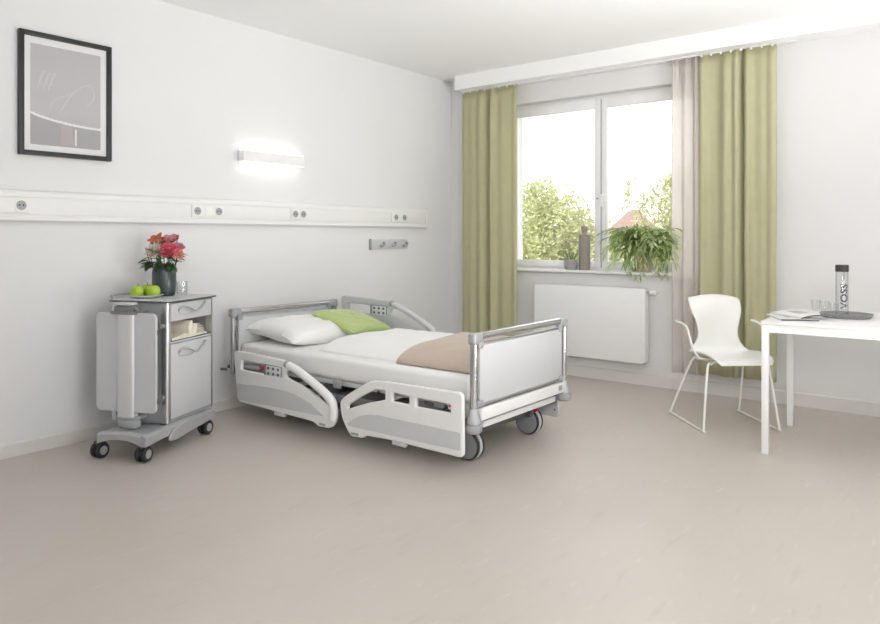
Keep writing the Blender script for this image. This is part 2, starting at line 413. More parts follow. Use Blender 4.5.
# ------------------------------------------------------------------ picture
pc = empty('framed_picture', (0,-3.665,1.65), label='grey abstract print in a thin black frame on the left wall', cat='picture')
y0,y1,z0,z1 = -3.928,-3.412,1.656,2.345; b = .026
f = MB(); f.box2((0,y0,z0),(.03,y0+b,z1),.002); f.box2((0,y1-b,z0),(.03,y1,z1),.002); f.box2((0,y0+b,z1-b),(.03,y1-b,z1),.002); f.box2((0,y0+b,z0),(.03,y1-b,z0+b),.002)
f.build('frame', BLACKF, pc, world=True)
MB().box2((.004,y0+b,z0+b),(.012,y1-b,z1-b)).build('mount_board', MATB, pc, world=True, smooth=0)
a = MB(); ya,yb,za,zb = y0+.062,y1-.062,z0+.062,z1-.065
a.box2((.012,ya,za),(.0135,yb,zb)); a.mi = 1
crv = [(ya+(yb-ya)*k/16, za+.175-.055*math.sin((k/16)**.8*math.pi*.5)) for k in range(17)]  # white wave and darker area below it: glass reflection painted onto the print
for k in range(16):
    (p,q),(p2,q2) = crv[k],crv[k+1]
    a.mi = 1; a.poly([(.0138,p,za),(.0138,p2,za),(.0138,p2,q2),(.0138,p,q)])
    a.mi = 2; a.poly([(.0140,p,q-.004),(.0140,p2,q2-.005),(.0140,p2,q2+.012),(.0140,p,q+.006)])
a.mi = 4; a.poly([(.0141,ya+.16,za+.01),(.0141,ya+.235,za+.01),(.0141,ya+.225,za+.115),(.0141,ya+.165,za+.135)])  # rosy upright patch and pale stripe beside it: more painted reflection
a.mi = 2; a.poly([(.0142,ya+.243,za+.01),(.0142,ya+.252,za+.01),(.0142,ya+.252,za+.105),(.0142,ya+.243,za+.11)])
a.mi = 3
def stroke(P, wdt):
    P = smooth_pts([(0,*p) for p in P], 6)
    for i in range(len(P)-1):
        d = (P[i+1]-P[i]); n_ = Vector((0,-d.z,d.y)).normalized()*wdt
        a.poly([(.0144,*(P[i]-n_).yz),(.0144,*(P[i+1]-n_).yz),(.0144,*(P[i+1]+n_).yz),(.0144,*(P[i]+n_).yz)])
cy,cz = ya+.11, za+.36
for dx in (0,.032,.06):
    stroke([(cy-.075+dx,cz-.05),(cy-.06+dx,cz-.0),(cy-.035+dx,cz+.05),(cy-.05+dx,cz+.045),(cy-.06+dx,cz),(cy-.045+dx,cz-.03)], .0022)
stroke([(ya+.16,za+.2),(ya+.22,za+.30),(ya+.30,za+.37),(ya+.345,za+.36),(ya+.35,za+.30),(ya+.31,za+.25)], .002)
stroke([(ya+.10,za+.2),(ya+.13,za+.26),(ya+.20,za+.30),(ya+.25,za+.33)], .0015)
a.build('print', [ARTG,REFLD,REFLW,ARTL,REFLP], pc, world=True, smooth=0)
MB().box2((.0185,y0+b-.002,z0+b-.002),(.0195,y1-b+.002,z1-b+.002)).build('front_glass', GLASSF, pc, world=True, smooth=0)

# ------------------------------------------------------------------ curtains
def curtain(name, x0, x1, yc, zb, zt, folds, m, label, cat='curtain', thick=.003, pinch=.0, seed=1):
    """hanging cloth: the fold profile (x, depth) is swept from hem to heading; folds relax a little towards the hem"""
    NX, NZ = 130, 26
    mb = MB(); rows = []
    for j in range(NZ+1):
        h = j/NZ; z = zb+(zt-zb)*h; row = []
        for i in range(NX+1):
            u = i/NX; x = x0+(x1-x0)*u
            d = 0
            for (c, wd, dep) in folds: d += dep*math.exp(-((u-c)/wd)**2)
            d += .0015*math.sin(u*31+seed+.8*h) + .008*noise.noise(Vector((u*9+seed*5, h*1.3, seed)))
            head = max(0,(h-.93)/.07)
            d = d*(1-.45*head) + pinch*head*math.sin(u*60)*.012
            row.append(Vector((x + .012*noise.noise(Vector((u*5,h*2,seed+3)))*(1-h), yc-d, z)))
        rows.append(row)
    mb.rings(rows, closed=False)
    cx = (x0+x1)/2
    o = mb.build(name, m, None, smooth=80, loc=(cx,yc,zb)); tag(o, label, cat); solid(o, thick); return o
CL = curtain('curtain', .205,.825,-.085,.13,2.572, [(.06,.07,.02),(.20,.09,.03),(.36,.07,.045),(.48,.035,-.04),(.56,.05,.045),(.80,.20,.03),(.97,.05,.03)], CURT,
        'olive green floor-length curtain left of the window behind the bed', seed=2)
CR = curtain('curtain', 2.44,2.985,-.085,.17,2.572, [(.05,.06,.045),(.2,.07,.0),(.36,.08,.045),(.50,.05,.05),(.565,.022,-.045),(.64,.05,.05),(.8,.09,.02),(.95,.06,.045)], CURT,
        'olive green floor-length curtain right of the window behind the chair', seed=5)
SH = curtain('sheer_curtain', 2.225,2.475,-.075,.15,2.575, [(.06,.07,.03),(.25,.07,-.02),(.42,.08,.03),(.6,.06,-.02),(.75,.07,.03),(.93,.07,.02)], SHEER,
        'pale pink translucent sheer curtain between the window and the right green curtain', cat='curtain', thick=.0015, pinch=1.0, seed=9)
# curtain rail with gliders under the soffit
cr = empty('curtain_rail', (1.6,-.085,2.584), label='white ceiling curtain rail with small hooks under the soffit', cat='curtain rail')
MB().box2((.2,-.10,2.574),(3.1,-.07,2.584)).build('track', WPLAST, cr, world=True, smooth=0)
g = MB()
for x0_,x1_,n_ in ((.23,.80,8),(2.46,2.96,8)):
    for k in range(n_):
        x = x0_+(x1_-x0_)*k/(n_-1); g.box((x,-.115,2.565),(.014,.010,.016),.002)
tag(g.build('glider_hooks', WHITE, cr, world=True), kind='stuff')

# ------------------------------------------------------------------ radiator
rd = empty('radiator', (1.515,-.06,.18), label='flat white panel radiator under the window', cat='radiator')
MB().box2((1.005,-.115,.188),(2.018,-.10,.786),.005).build('front_panel', WHITE, rd, world=True)
m = MB(); m.box2((1.01,-.1005,.20),(1.025,-.028,.785),.003); m.box2((2.0,-.1005,.20),(2.015,-.028,.785),.003); m.box2((1.012,-.099,.776),(2.012,-.03,.788),.003)
m.build('side_cover', WPLAST, rd, world=True)
MB().box2((1.02,-.045,.2),(2.0,-.03,.77),.003).build('rear_panel', WPLAST, rd, world=True)
for x in (1.2,1.85): MB().box2((x-.015,-.032,.3),(x+.015,0,.7)).build('wall_bracket', GREYPL, rd, world=True)
v = MB(); v.cyl((2.014,-.062,.757),(2.04,-.062,.757),.011); v.build('valve', CHROME, rd, world=True)
v = MB(); v.lathe([(.011,0),(.022,.004),(.024,.03),(.023,.055),(.017,.06)], (2.035,-.062,.757), 20, Euler((0,R(90),0)).to_matrix()); v.build('thermostat_head', WPLAST, rd, world=True)
v = MB(); v.cyl((2.045,-.045,.757),(2.085,-.045,.757),.008); v.cyl((2.085,-.045,.757),(2.085,0,.757),.008); v.build('supply_pipe', WPLAST, rd, world=True)
v = MB(); v.box2((2.005,-.117,.19),(2.02,-.10,.20)); v.build('drain_plug', GREYPL, rd, world=True)

# ------------------------------------------------------------------ hospital bed
bed = empty('hospital_bed', (1.12,-2.145,0), label='low adjustable hospital bed with grey panels and chrome end rails', cat='bed')
YN, YF = -2.62, -1.682
def end_board(x, s, name):
    """s=+1 foot end, -1 head end"""
    e = MB(); e.box2((x-.009,YN+.045,.345),(x+.009,YF-.035,.652),.004)
    p = e.build(name, PALEGR, bed, world=True)
    c = MB()
    c.box2((x-.011,YN+.045,.645),(x+.011,YF-.035,.658),.003); c.box2((x-.012,YN+.04,.335),(x+.012,YF-.03,.349),.003)
    c.build('edge_strip', ALU, p, world=True)
    for yy in (YN, YF):
        k = MB(); k.tube([(x,yy,.305 if s>0 else .27),(x,yy,.69)], .0195, 16); k.build('post', CHROME, p, world=True)
        sg = 1 if yy == YN else -1
        k = MB(); k.box2((x-.023,yy-.023*sg,.652),(x+.023,yy+.022*sg,.713),.012,3); k.box2((x-.022,yy-.0*sg,.664),(x+.022,yy+.06*sg,.711),.012,3)
        k.box2((x-.014,yy+.03*sg,.628),(x+.014,yy+.075*sg,.676),.008)
        k.build('corner_cap', GREYPL if s<0 else SILVER, p, world=True)
        k = MB(); k.box2((x-.014,yy+.02*sg,.33),(x+.014,yy+.075*sg,.365),.006); k.build('panel_clip', GREYPL, p, world=True)
    k = MB(); k.tube([(x,YN+.04,.692),(x,YF-.04,.692)], .019, 16); k.build('hand_rail', CHROME, p, world=True)
    return p
end_board(2.145, 1, 'footboard'); end_board(.126, -1, 'headboard')
for yy in (YN, YF):
    for (x, s) in ((2.145,1),):
        k = MB(); k.lathe([(.037,.256),(.036,.272),(.027,.305),(.022,.325),(.0205,.33)], (x,yy,0), 20)
        bk = k.build('post_socket', SILVER, bed, world=True)
        k = MB(); k.lathe([(.030,.205),(.036,.211),(.042,.216),(.044,.222),(.044,.242),(.041,.248),(.034,.250),(.034,.257)], (x,yy,0), 24); k.build('bumper_roller', GREYPL, bk, world=True)
# foot cross beam
k = MB(); k.box2((2.132,YN+.04,.262),(2.168,YF-.03,.324),.006); cb = k.build('cross_beam', WPLAST, bed, world=True)
k = MB(); k.box2((2.15,YF-.10,.280),(2.170,YF-.055,.310),.003); k.build('grey_badge', GREYPL, cb, world=True)
k = MB(); k.box2((2.09,YN+.12,.205),(2.125,YF-.06,.238),.004); k.build('lower_beam', WPLAST, cb, world=True)
k = MB(); k.box2((.11,YN+.04,.25),(.14,YF-.03,.31),.006); k.build('cross_beam', WPLAST, bed, world=True)
# lying surface and chassis
k = MB()
for (x0,x1) in ((.16,.80),(.82,1.05),(1.07,1.42),(1.44,2.09)): k.box2((x0,-2.565,.305),(x1,-1.73,.3335),.004)
k.build('lying_surface', LGREY, bed, world=True)
k = MB()
for yy in (-2.57,-1.72): k.box2((.14,yy-.015,.205),(2.12,yy+.015,.252),.004)
for x in (.5,.95,1.3,1.75): k.box2((x-.02,-2.56,.22),(x+.02,-1.73,.304),.003)
k.build('upper_frame', MIDG, bed, world=True)
k = MB()
for yy in (-2.42,-1.86): k.box2((.4,yy-.02,.12),(2.03,yy+.02,.165),.004)
for x in (.45,1.98): k.box2((x-.025,-2.47,.125),(x+.025,-1.78,.165),.004)
k.build('chassis', DARKPL, bed, world=True)
k = MB()
for yy in (-2.36,-1.92):
    k.tube([(.62,yy,.15),(.95,yy,.215)], .018, 10); k.tube([(1.45,yy,.15),(1.80,yy,.215)], .018, 10)
k.cyl((1.35,-2.5,.19),(1.35,-1.8,.19),.02); k.cyl((.98,-2.5,.20),(.98,-1.8,.20),.02); k.cyl((1.7,-2.5,.195),(1.7,-1.8,.195),.018)
k.build('lift_arm', GREYPL, bed, world=True)
k = MB(); k.box2((1.00,-2.48,.14),(1.28,-2.3,.20),.015); k.tube([(1.28,-2.39,.17),(1.6,-2.39,.185)],.016,10); k.build('drive_motor', DARKPL, bed, world=True)
for x in (.62,1.12,1.55,1.9):
    k = MB(); k.box2((x-.03,-2.60,.295),(x+.03,-2.58,.345),.004); k.build('mattress_holder', GREYPL, bed, world=True)
k = MB(); k.box2((.40,-2.61,.335),(.47,-2.592,.352),.004); k.tube([(.39,-2.6,.32),(.46,-2.6,.345)],.006,8); tag(k.build('release_lever', RED, bed, world=True), 'small red release lever')
k = MB(); k.cyl((.10,YN-.02,.318),(.10,YN+.03,.318),.012); k.cyl((.06,YN-.05,.30),(.10,YN-.03,.30),.008); k.build('bumper_rod', DARKPL, bed, world=True)
# side rails
RA = [(.246,.441),(.45,.438),(.762,.428),(.882,.387),(1.068,.313),(1.179,.253),(1.214,.195),(1.206,.135),(1.175,.092),(1.068,.085),(1.026,.107),(.290,.122)]
RAo = fillet(RA,.03,5)
RA1 = fillet([(.316,.400),(.742,.395),(.735,.319),(.316,.321)],.012)
RA2 = smooth_pts([(.772,.375),(.83,.383),(.955,.345),(1.068,.290),(1.128,.247),(1.150,.212),(1.068,.235),(.926,.290),(.775,.325)],4,True)
RAi = fillet([(.266,.232),(.574,.249),(.731,.250),(.867,.238),(1.012,.201),(1.124,.148),(.300,.130)],.01)
RB = [(1.257,.246),(1.285,.276),(1.421,.356),(1.501,.395),(1.591,.403),(2.122,.413),(2.126,.100),(1.666,.106),(1.455,.098),(1.435,.080),(1.340,.073),(1.313,.108),(1.275,.160)]
RBo = fillet(RB,.022,5)
RB1 = fillet([(1.304,.207),(1.310,.245),(1.421,.313),(1.527,.365),(1.612,.370),(1.612,.306),(1.474,.268)],.012)
RB2 = fillet([(1.648,.367),(1.785,.360),(1.785,.300),(1.648,.304)],.01)
RB3 = fillet([(1.815,.362),(2.062,.358),(2.062,.300),(1.815,.298)],.01)
RBi = fillet([(1.315,.137),(1.408,.191),(1.488,.213),(1.565,.221),(2.119,.219),(2.119,.130),(1.715,.128),(1.325,.126)],.008)
def keypad(cx, cz, y, sg, w_=.17, h_=.078):
    k = MB(); k.box2((cx-w_/2,y-.012,cz-h_/2),(cx+w_/2,y+.012,cz+h_/2),.004)
    k.mi = 1; yy = y+sg*.0125
    k.box2((cx-.08*w_/.2,yy-.001,cz-h_*.38),(cx+.065*w_/.2,yy+.001,cz+h_*.38),.0005)
    k.mi = 2
    for i in range(3):
        for j in range(2):
            k.box((cx-.055*w_/.2+i*.048*w_/.2, yy+sg*.0015, cz+(j-.5)*h_*.38),(.020,.003,.016),.001)
    k.mi = 1; k.box((cx+.083*w_/.2,yy,cz),(.012,.003,h_*.5),.001)
    return k
def side_rail(y, kind, dx=0, dz=0, sg=-1):
    M = Matrix.Translation((dx,y,dz)) @ XZ
    loops, ins = ([RAo,RA1,RA2],RAi) if kind == 'A' else ([RBo,RB1,RB2,RB3],RBi)
    r = MB().mesh(plate(loops,.026,.007),M).build('side_rail', RAILB if dz else WPLAST, bed, world=True)
    if not dz: MB().mesh(plate([ins],.004,.001),Matrix.Translation((dx,y+sg*.0135,dz)) @ XZ).build('inset_panel', INSET, r, world=True)
    if kind == 'A':
        # fat rounded grip along the sloping edge, with a dark collar where it starts
        P = smooth_pts([(.79+dx,y,.408+dz),(.882+dx,y,.380+dz),(1.068+dx,y,.302+dz),(1.165+dx,y,.248+dz),(1.188+dx,y,.195+dz),(1.182+dx,y,.135+dz)],5)
        MB().tube(P,.0255 if dz == 0 else .021,12).build('grip', WPLAST if dz == 0 else LGREY, r, world=True)
        MB().tube([(.763+dx,y,.416+dz),(.79+dx,y,.408+dz)],.024,12).build('grip_collar', GREYPL, r, world=True)
        keypad(.66+dx,.355+dz,y,sg,.20,.086).build('control_panel', [MIDG,BUTTON,DARKPL], r, world=True)
        k = MB(); k.box2((.655+dx,y-.012,.082+dz),(.755+dx,y+.014,.13+dz),.006); k.build('rail_bracket', LGREY, r, world=True)
        k = MB(); k.box2((1.06+dx,y-.014,.082+dz),(1.15+dx,y+.014,.108+dz),.004); k.mi=1; k.box2((1.085+dx,y+sg*.016-.002,.092+dz),(1.135+dx,y+sg*.016+.002,.104+dz)); k.build('release_catch', [WPLAST,GREYPL], r, world=True)
    else:
        k = MB(); k.box2((1.65+dx,y-.012,.075+dz),(1.75+dx,y+.014,.115+dz),.006); k.build('rail_bracket', LGREY, r, world=True)
        k = MB(); k.box2((1.34+dx,y-.014,.076+dz),(1.42+dx,y+.014,.10+dz),.004); k.mi=1; k.box2((1.35+dx,y+sg*.016-.002,.082+dz),(1.405+dx,y+sg*.016+.002,.094+dz)); k.build('release_catch', [WPLAST,GREYPL], r, world=True)
        k = MB(); k.box2((2.035+dx,y-.01,.325+dz),(2.065+dx,y+.01,.36+dz),.004); k.mi=1; k.cyl((2.05+dx,y-.0145,.343+dz),(2.05+dx,y+.0145,.343+dz),.006); k.build('latch', [PALEGR,RED], r, world=True)
        k = MB(); k.cyl((2.108+dx,y-.015,.14+dz),(2.108+dx,y+.015,.14+dz),.006); k.build('end_stop', DARKPL, r, world=True)
    # carrying arms between rail and frame
    s2 = 1 if y < -2 else -1
    xs = (.60,.95) if kind == 'A' else (1.62,1.95)
    for x in xs: MB().box2((x+dx-.02,y+s2*.012,.20+dz*.6),(x+dx+.02,y+s2*.095,.235+dz*.6),.004).build('rail_arm', GREYPL, r, world=True)
    return r
side_rail(-2.684,'A'); side_rail(-2.684,'B'); side_rail(-1.606,'A',-.106,.290,-1); side_rail(-1.630,'B',-.045,-.012,1)
# castors
def big_caster(x, y, rz):
    c = empty('caster', (x,y,0), rz); c.parent = bed; c.matrix_basis = bed.matrix_basis.inverted() @ Matrix.Translation((x,y,0)) @ Matrix.Rotation(rz,4,'Z'); c.empty_display_size=.05
    for s in (-1,1):
        k = MB(); ax = Euler((R(90),0,0)).to_matrix()
        k.lathe([(.064,-.011),(.0765,-.010),(.0800,-.005),(.0800,.005),(.0765,.010),(.064,.011)], (0,s*.024,.0800), 36, ax); k.build('tyre', BLACKR, c)
        k = MB(); k.lathe([(.001,-.0115),(.055,-.0135),(.0715,-.0118),(.0735,-.008),(.0735,.008),(.0715,.0118),(.055,.0135),(.001,.0115)], (0,s*.024,.0800), 36, ax); k.build('wheel_cover', WHEELG, c)
    k = MB(); k.box((-.005,0,.085),(.06,.022,.13),.01); k.cyl((-.0,0,.13),(0,0,.17),.018); k.lathe([(.070,-.010),(.0815,-.009),(.0815,.009),(.070,.010)],(0,0,.0800),30,Euler((R(90),0,0)).to_matrix()); k.build('fork', LGREY, c)
    k = MB(); k.box((.035,-.0,.152),(.045,.036,.016),.004,Euler((0,R(20),0))); tag(k.build('brake_pedal', RED, c), 'red brake pedal')
big_caster(1.985,-2.435,0); big_caster(1.975,-1.80,0); big_caster(.47,-2.30,0); big_caster(.47,-1.80,0)

# mattress and bedding
def slab(x0,x1,y0,y1,z0,z1,r,amp=.0,nx=60,ny=40,seed=0,flat_bottom=True,rn=None):
    """soft slab: rounded top edge, gentle lumps"""
    def hgt(x,y):
        e = max(0,min(x-x0,x1-x,y1-y,r)); f = math.sqrt(max(0,1-(1-e/r)**2)); e2 = max(0,min(y-y0,rn or r)); f *= (max(0,1-(1-e2/(rn or r))**2))**(.58 if rn else .5)
        return z0+(z1-z0)*f + amp*f*noise.noise(Vector((x*5+seed,y*5,seed)))+amp*.5*f*noise.noise(Vector((x*13+seed,y*11,seed+4)))
    def dens(n,a,b):
        return [a+(b-a)*(.5-.5*math.cos(math.pi*k/n)) for k in range(n+1)]
    X_, Y_ = dens(nx,x0,x1), dens(ny,y0,y1)
    mb = MB(); top = [[Vector((x,y,hgt(x,y))) for y in Y_] for x in X_]
    mb.rings(top, closed=False)
    if flat_bottom:
        mb.rings([[Vector((x,y,z0)) for y in (y0,y1)] for x in (x0,x1)], closed=False)
    return mb
m = MB(); m.box2((.145,-2.577,.334),(2.10,-1.715,.474),.032,4)
mt = tag(m.build('mattress', SHEET, None, loc=(1.12,-2.145,.334)), 'thick white sheeted mattress lying on the hospital bed', 'mattress')

def pillow(name, loc, w_, l_, t_, rot, m, label, cat, seed, sag=.0):
    N = 30; mb = MB()
    def pt(u,v,s):
        fu, fv = 1-abs(u)**2.6, 1-abs(v)**2.6
        h = t_/2*(max(0,fu)*max(0,fv))**.42
        pin = 1-.07*(1-abs(u)**2)*0 - .06*(abs(v)**3)*(1-u*u) ; pin2 = 1-.06*(abs(u)**3)*(1-v*v)
        x, y = l_/2*u*pin2, w_/2*v*pin
        h2 = h*(1 + .16*noise.noise(Vector((u*2.2+seed,v*2.2,s)))) + .008*noise.noise(Vector((u*5+seed,v*5,seed)))*(fu*fv)
        return Vector((x,y,s*h2 - .030*sag*(abs(u)*abs(v))**3))
    for s in (1,-1):
        mb.rings([[pt(-1+2*i/N,-1+2*j/N,s) for j in range(N+1)] for i in range(N+1)], closed=False)
    bmesh.ops.remove_doubles(mb.bm, verts=mb.bm.verts[:], dist=.0008)
    o = mb.build(name, m, None, smooth=60); o.location = loc; o.rotation_euler = rot
    return tag(o, label, cat)
pillow('pillow', (.390,-2.10,.540), .86,.55,.18, (R(-3),R(5),R(-1)), LINEN, 'plump white pillow lying at the head of the bed', 'pillow', 3, 1.0)
pillow('cushion', (.550,-1.905,.590), .44,.42,.105, (R(-3),R(15),R(3)), GREENC, 'small lime green cushion resting against the white pillow', 'cushion', 8)
dv = slab(.82,2.09,-2.48,-1.735,.475,.556,.06,.012,60,44,2,True,.27)
tag(dv.build('duvet', LINEN, None, smooth=70, loc=(1.45,-2.1,.475)), 'folded white duvet spread over the foot half of the mattress', 'duvet')
# blanket draped across the duvet's foot end
bl = MB(); rows = []
NB = 46
for i in range(NB+1):
    u = i/NB; row = []
    for j in range(NB+1):
        v = j/NB; y = -2.515+.81*v; x0 = 1.525-.10*v; x = x0+(2.098-x0)*u
        e = max(0,min(y+2.515,.33)); f = (max(0,1-(1-e/.33)**2))**.66; e2 = max(0,min(x-x0,.05)); f2 = math.sqrt(max(0,1-(1-e2/.05)**2))
        e3 = max(0,min(2.115-x,.06)); f3 = math.sqrt(max(0,1-(1-e3/.06)**2)); e4 = max(0,min(-1.705-y,.08)); f4 = math.sqrt(max(0,1-(1-e4/.08)**2))
        base = .560
        top = .481+(base-.481)*f*f4*(.7+.3*f3)+.010*f2*f + .007*noise.noise(Vector((x*9,y*6,4)))*f
        row.append(Vector((x,y,top)))
    rows.append(row)
bl.rings(rows, closed=False)
bo = bl.build('blanket', TAUPE, None, smooth=70, loc=(1.8,-2.1,.481)); solid(bo,.010,0); tag(bo, 'taupe brown blanket folded over the foot end of the duvet', 'blanket')

# ------------------------------------------------------------------ bedside cabinet
CA = R(22.9); CC = (.311,-3.247,0)
cab = empty('bedside_cabinet', CC, CA, 'grey and aluminium bedside cabinet on castors with fold-down tabletop', 'cabinet')
X0, X1, Y0, Y1 = -.178,.20,-.2265,.2265
k = MB(); k.box2((X0+.02,Y0+.006,.165),(X1-.02,Y0+.020,.826)); k.box2((X0+.02,Y1-.020,.165),(X1-.02,Y1-.006,.826)); k.build('side_panel', SILVER, cab, smooth=0)
k = MB(); k.box2((X0+.012,Y0+.02,.165),(X0+.022,Y1-.02,.60)); k.build('back_panel', LGREY, cab, smooth=0)
k = MB(); k.box2((X0+.01,Y0+.01,.150),(X1-.004,Y1-.01,.172)); k.build('bottom_panel', GREYPL, cab, smooth=0)
for (x,y) in ((X1-.018,Y0+.018),(X1-.018,Y1-.018),(X0+.018,Y0+.018),(X0+.018,Y1-.018)):
    sx, sy = (1 if x>0 else -1), (1 if y>0 else -1)
    o_ = [(x-sx*.02,y+sy*.018),(x+sx*.004,y+sy*.018),(x+sx*.014,y+sy*.013),(x+sx*.018,y+sy*.003),(x+sx*.018,y-sy*.012 if sy<0 else y-sy*.004),(x-sx*.02,y-sy*.012)]
    k = MB(); k.prism(o_, 2, .152, .828); k.build('corner_profile', ALU, cab, smooth=50)
k = MB(); k.mesh(plate([fillet([(X0-.008,Y0-.010),(X1+.016,Y0-.010),(X1+.016,Y1+.008),(X0-.008,Y1+.008)],.03,5)],.012,.002),Matrix.Translation((0,0,.837)))
tp = k.build('cabinet_top', LGREY, cab)
k = MB(); k.mesh(plate([fillet([(X0-.011,Y0-.013),(X1+.019,Y0-.013),(X1+.019,Y1+.011),(X0-.011,Y1+.011)],.03,5)],.009,.003),Matrix.Translation((0,0,.835))); k.build('edge_band', DARKPL, tp)
k = MB(); k.tube(smooth_pts([(X0+.01,Y0+.0,.845),(X0+.01,Y0+.0,.862),(X0+.006,Y0+.03,.866),(X0+.006,Y1-.03,.866),(X0+.01,Y1,.862),(X0+.01,Y1,.845)],4),.006,8); k.build('gallery_rail', GREYPL, tp)
k = MB(); k.box2((X1-.02,Y0+.030,.722),(X1+.002,Y1-.028,.824),.004); dr = k.build('drawer', PALEGR, cab)
k = MB(); k.box2((X0+.03,Y0+.03,.722),(X1-.02,Y1-.03,.728)); k.build('drawer_box', LGREY, dr, smooth=0)
k = MB(); k.box2((X0+.015,Y0+.02,.596),(X1-.006,Y1-.02,.606)); k.build('niche_shelf', LGREY, cab, smooth=0)
k = MB(); k.box2((-.045,Y0+.02,.606),(-.035,Y1-.02,.722)); k.build('niche_back', WHITE, cab, smooth=0)
k = MB(); k.box2((-.035,Y0+.0201,.606),(X1-.03,Y0+.024,.722)); k.build('niche_side', WHITE, cab, smooth=0)
k = MB(); k.box2((X1-.02,Y0+.030,.172),(X1+.002,Y1-.028,.592),.004); dd = k.build('door', PALEGR, cab)
def wavy(par, z, x):
    P = [(x,-.128,z-.008),(x+.010,-.128,z+.006),(x+.015,-.098,z+.016),(x+.018,-.05,z+.006),(x+.018,.0,z-.014),(x+.018,.04,z-.018),(x+.017,.08,z+.004),(x+.012,.118,z+.026),(x,.130,z+.026)]
    MB().tube(smooth_pts(P,5),.0068,8,flat=.8).build('handle', SILVER, par)
    P2 = [(x+.0,-.128,z-.010),(x+.006,-.120,z-.022),(x+.008,-.05,z-.030),(x+.008,-.01,z-.027),(x+.006,.01,z-.02)]
    MB().tube(smooth_pts(P2,5),(.0028),8).build('handle_lip', LGREY, par)
wavy(dr,.785,X1+.002); wavy(dd,.545,X1+.002)
k = MB()
for z in (.70,.30): k.cyl((X1-.03,Y0+.003,z),(X1-.03,Y0-.012,z),.012)
k.build('side_bolt', GREYPL, cab)
# chassis
bx0,bx1,by0,by1 = -.078,.213,-.432,.175
k = MB()
top = [(bx0,by0),(bx1-.02,by0),(bx1,by0+.02),(bx1,by1-.02),(bx1-.02,by1),(bx0,by1)]
rows = []
def zb(y):  # underside arches up between the castors at the open end
    return .105
k.prism(fillet(top,.03,4), 2, .118, .142)
k.build('base_plate', SILVER, cab)
# apron at the flap end: an arch that sweeps up between its two castors
def arch(p0, p1, thick, h0, rise, nrm, name):
    k = MB(); n = 14; rr = []
    for i in range(n+1):
        u = i/n; q = Vector(p0).lerp(Vector(p1),u); a_ = math.sin(math.pi*u)
        zt, zl = h0+.058+rise*.35*a_, h0+rise*a_
        rr.append([Vector((q.x,q.y,zl)),Vector((q.x+nrm[0]*thick,q.y+nrm[1]*thick,zl)),Vector((q.x+nrm[0]*thick,q.y+nrm[1]*thick,zt-.012)),Vector((q.x+nrm[0]*thick*.4,q.y+nrm[1]*thick*.4,zt)),Vector((q.x,q.y,zt))])
    k.rings(rr); return k.build(name, SILVER, cab)
arch((bx0,by0+.012,0),(bx1,by0+.012,0),.03,.088,.028,(0,-1),'base_apron')
arch((bx1-.012,by0-.018,0),(bx1-.012,by1+.005,0),.03,.088,.014,(1,0),'base_apron')
k = MB(); k.mesh(plate([smooth_pts([(-.26,.082),(-.23,.118),(-.15,.138),(.05,.146),(.15,.146),(.165,.122),(.1,.100),(-.08,.086),(-.2,.072)],4,True)],.018,.006), Matrix.Translation((bx1+.026,0,0)) @ Matrix(((0,0,1,0),(1,0,0,0),(0,1,0,0),(0,0,0,1))))
k.build('foot_bar', SILVER, cab)
def small_caster(x,y,rz):
    c = empty('caster',(0,0,0)); c.parent = cab; c.matrix_basis = Matrix.Translation((x,y,0)) @ Matrix.Rotation(rz,4,'Z')
    ax = Euler((R(90),0,0)).to_matrix()
    for s in (-1,1):
        k = MB(); k.lathe([(.024,-.012),(.038,-.0115),(.0425,-.006),(.0425,.006),(.038,.0115),(.024,.012)],(0,s*.018,.0425),24,ax); k.build('tyre', BLACKR, c)
        k = MB(); k.lathe([(.001,-.0135),(.016,-.0135),(.024,-.0128),(.024,.0128),(.016,.0135),(.001,.0135)],(0,s*.018,.0425),24,ax); k.build('hub', GREYPL, c)
    k = MB(); k.box((.0,0,.062),(.03,.01,.05),.004); k.cyl((.012,0,.07),(.012,0,.10),.011); k.box((0,0,.086),(.05,.044,.014),.005); k.build('fork', DARKPL, c)
small_caster(-.088,-.415,R(-100)); small_caster(.192,-.415,R(-88)); small_caster(.192,.150,R(-96)); small_caster(-.10,.150,R(-80))
# fold-down table hanging at the near side
fy = -.315
def flap(x0,x1,rl,rr_,nm):
    o_ = fillet([(x0,.234),(x1,.234),(x1,.777),(x0,.777)], .03, 5); o_ = [Vector((min(p.x,x1),p.y)) for p in o_]
    if rl < 0: o_ = fillet([(x0,.234),(x0,.777)],.03)[:0]+[Vector(q) for q in ((x1,.234),(x1,.777))]+[p for p in fillet([(x1,.777),(x0,.777),(x0,.234),(x1,.234)],.03,5)[6:18]]
    else: o_ = [Vector(q) for q in ((x0,.777),(x0,.234))]+[p for p in fillet([(x0,.234),(x1,.234),(x1,.777),(x0,.777)],.03,5)[6:18]]
    k = MB(); k.mesh(plate([o_],.016,.003), Matrix.Translation((0,fy,0)) @ XZ); f_ = k.build(nm, LGREY, cab)
    k = MB(); k.mesh(plate([[Vector((p.x*1.012-.012*(x0+x1)/2,p.y)) for p in o_]],.007,.002), Matrix.Translation((0,fy+.0075,0)) @ XZ); k.build('edge_band', GREYPL, f_)
flap(-.190,-.049,-1,0,'table_flap'); flap(.061,.193,1,0,'table_flap')
k = MB(); n = 14
prof = [(.006+.054*math.cos(math.pi*i/n)*1.0, fy-.009-.020*math.sin(math.pi*i/n)) for i in range(n+1)] + [(-.048,fy+.02),(.060,fy+.02)]
k.prism(prof,2,.205,.772); k.build('hinge_column', SATIN, cab, smooth=60)
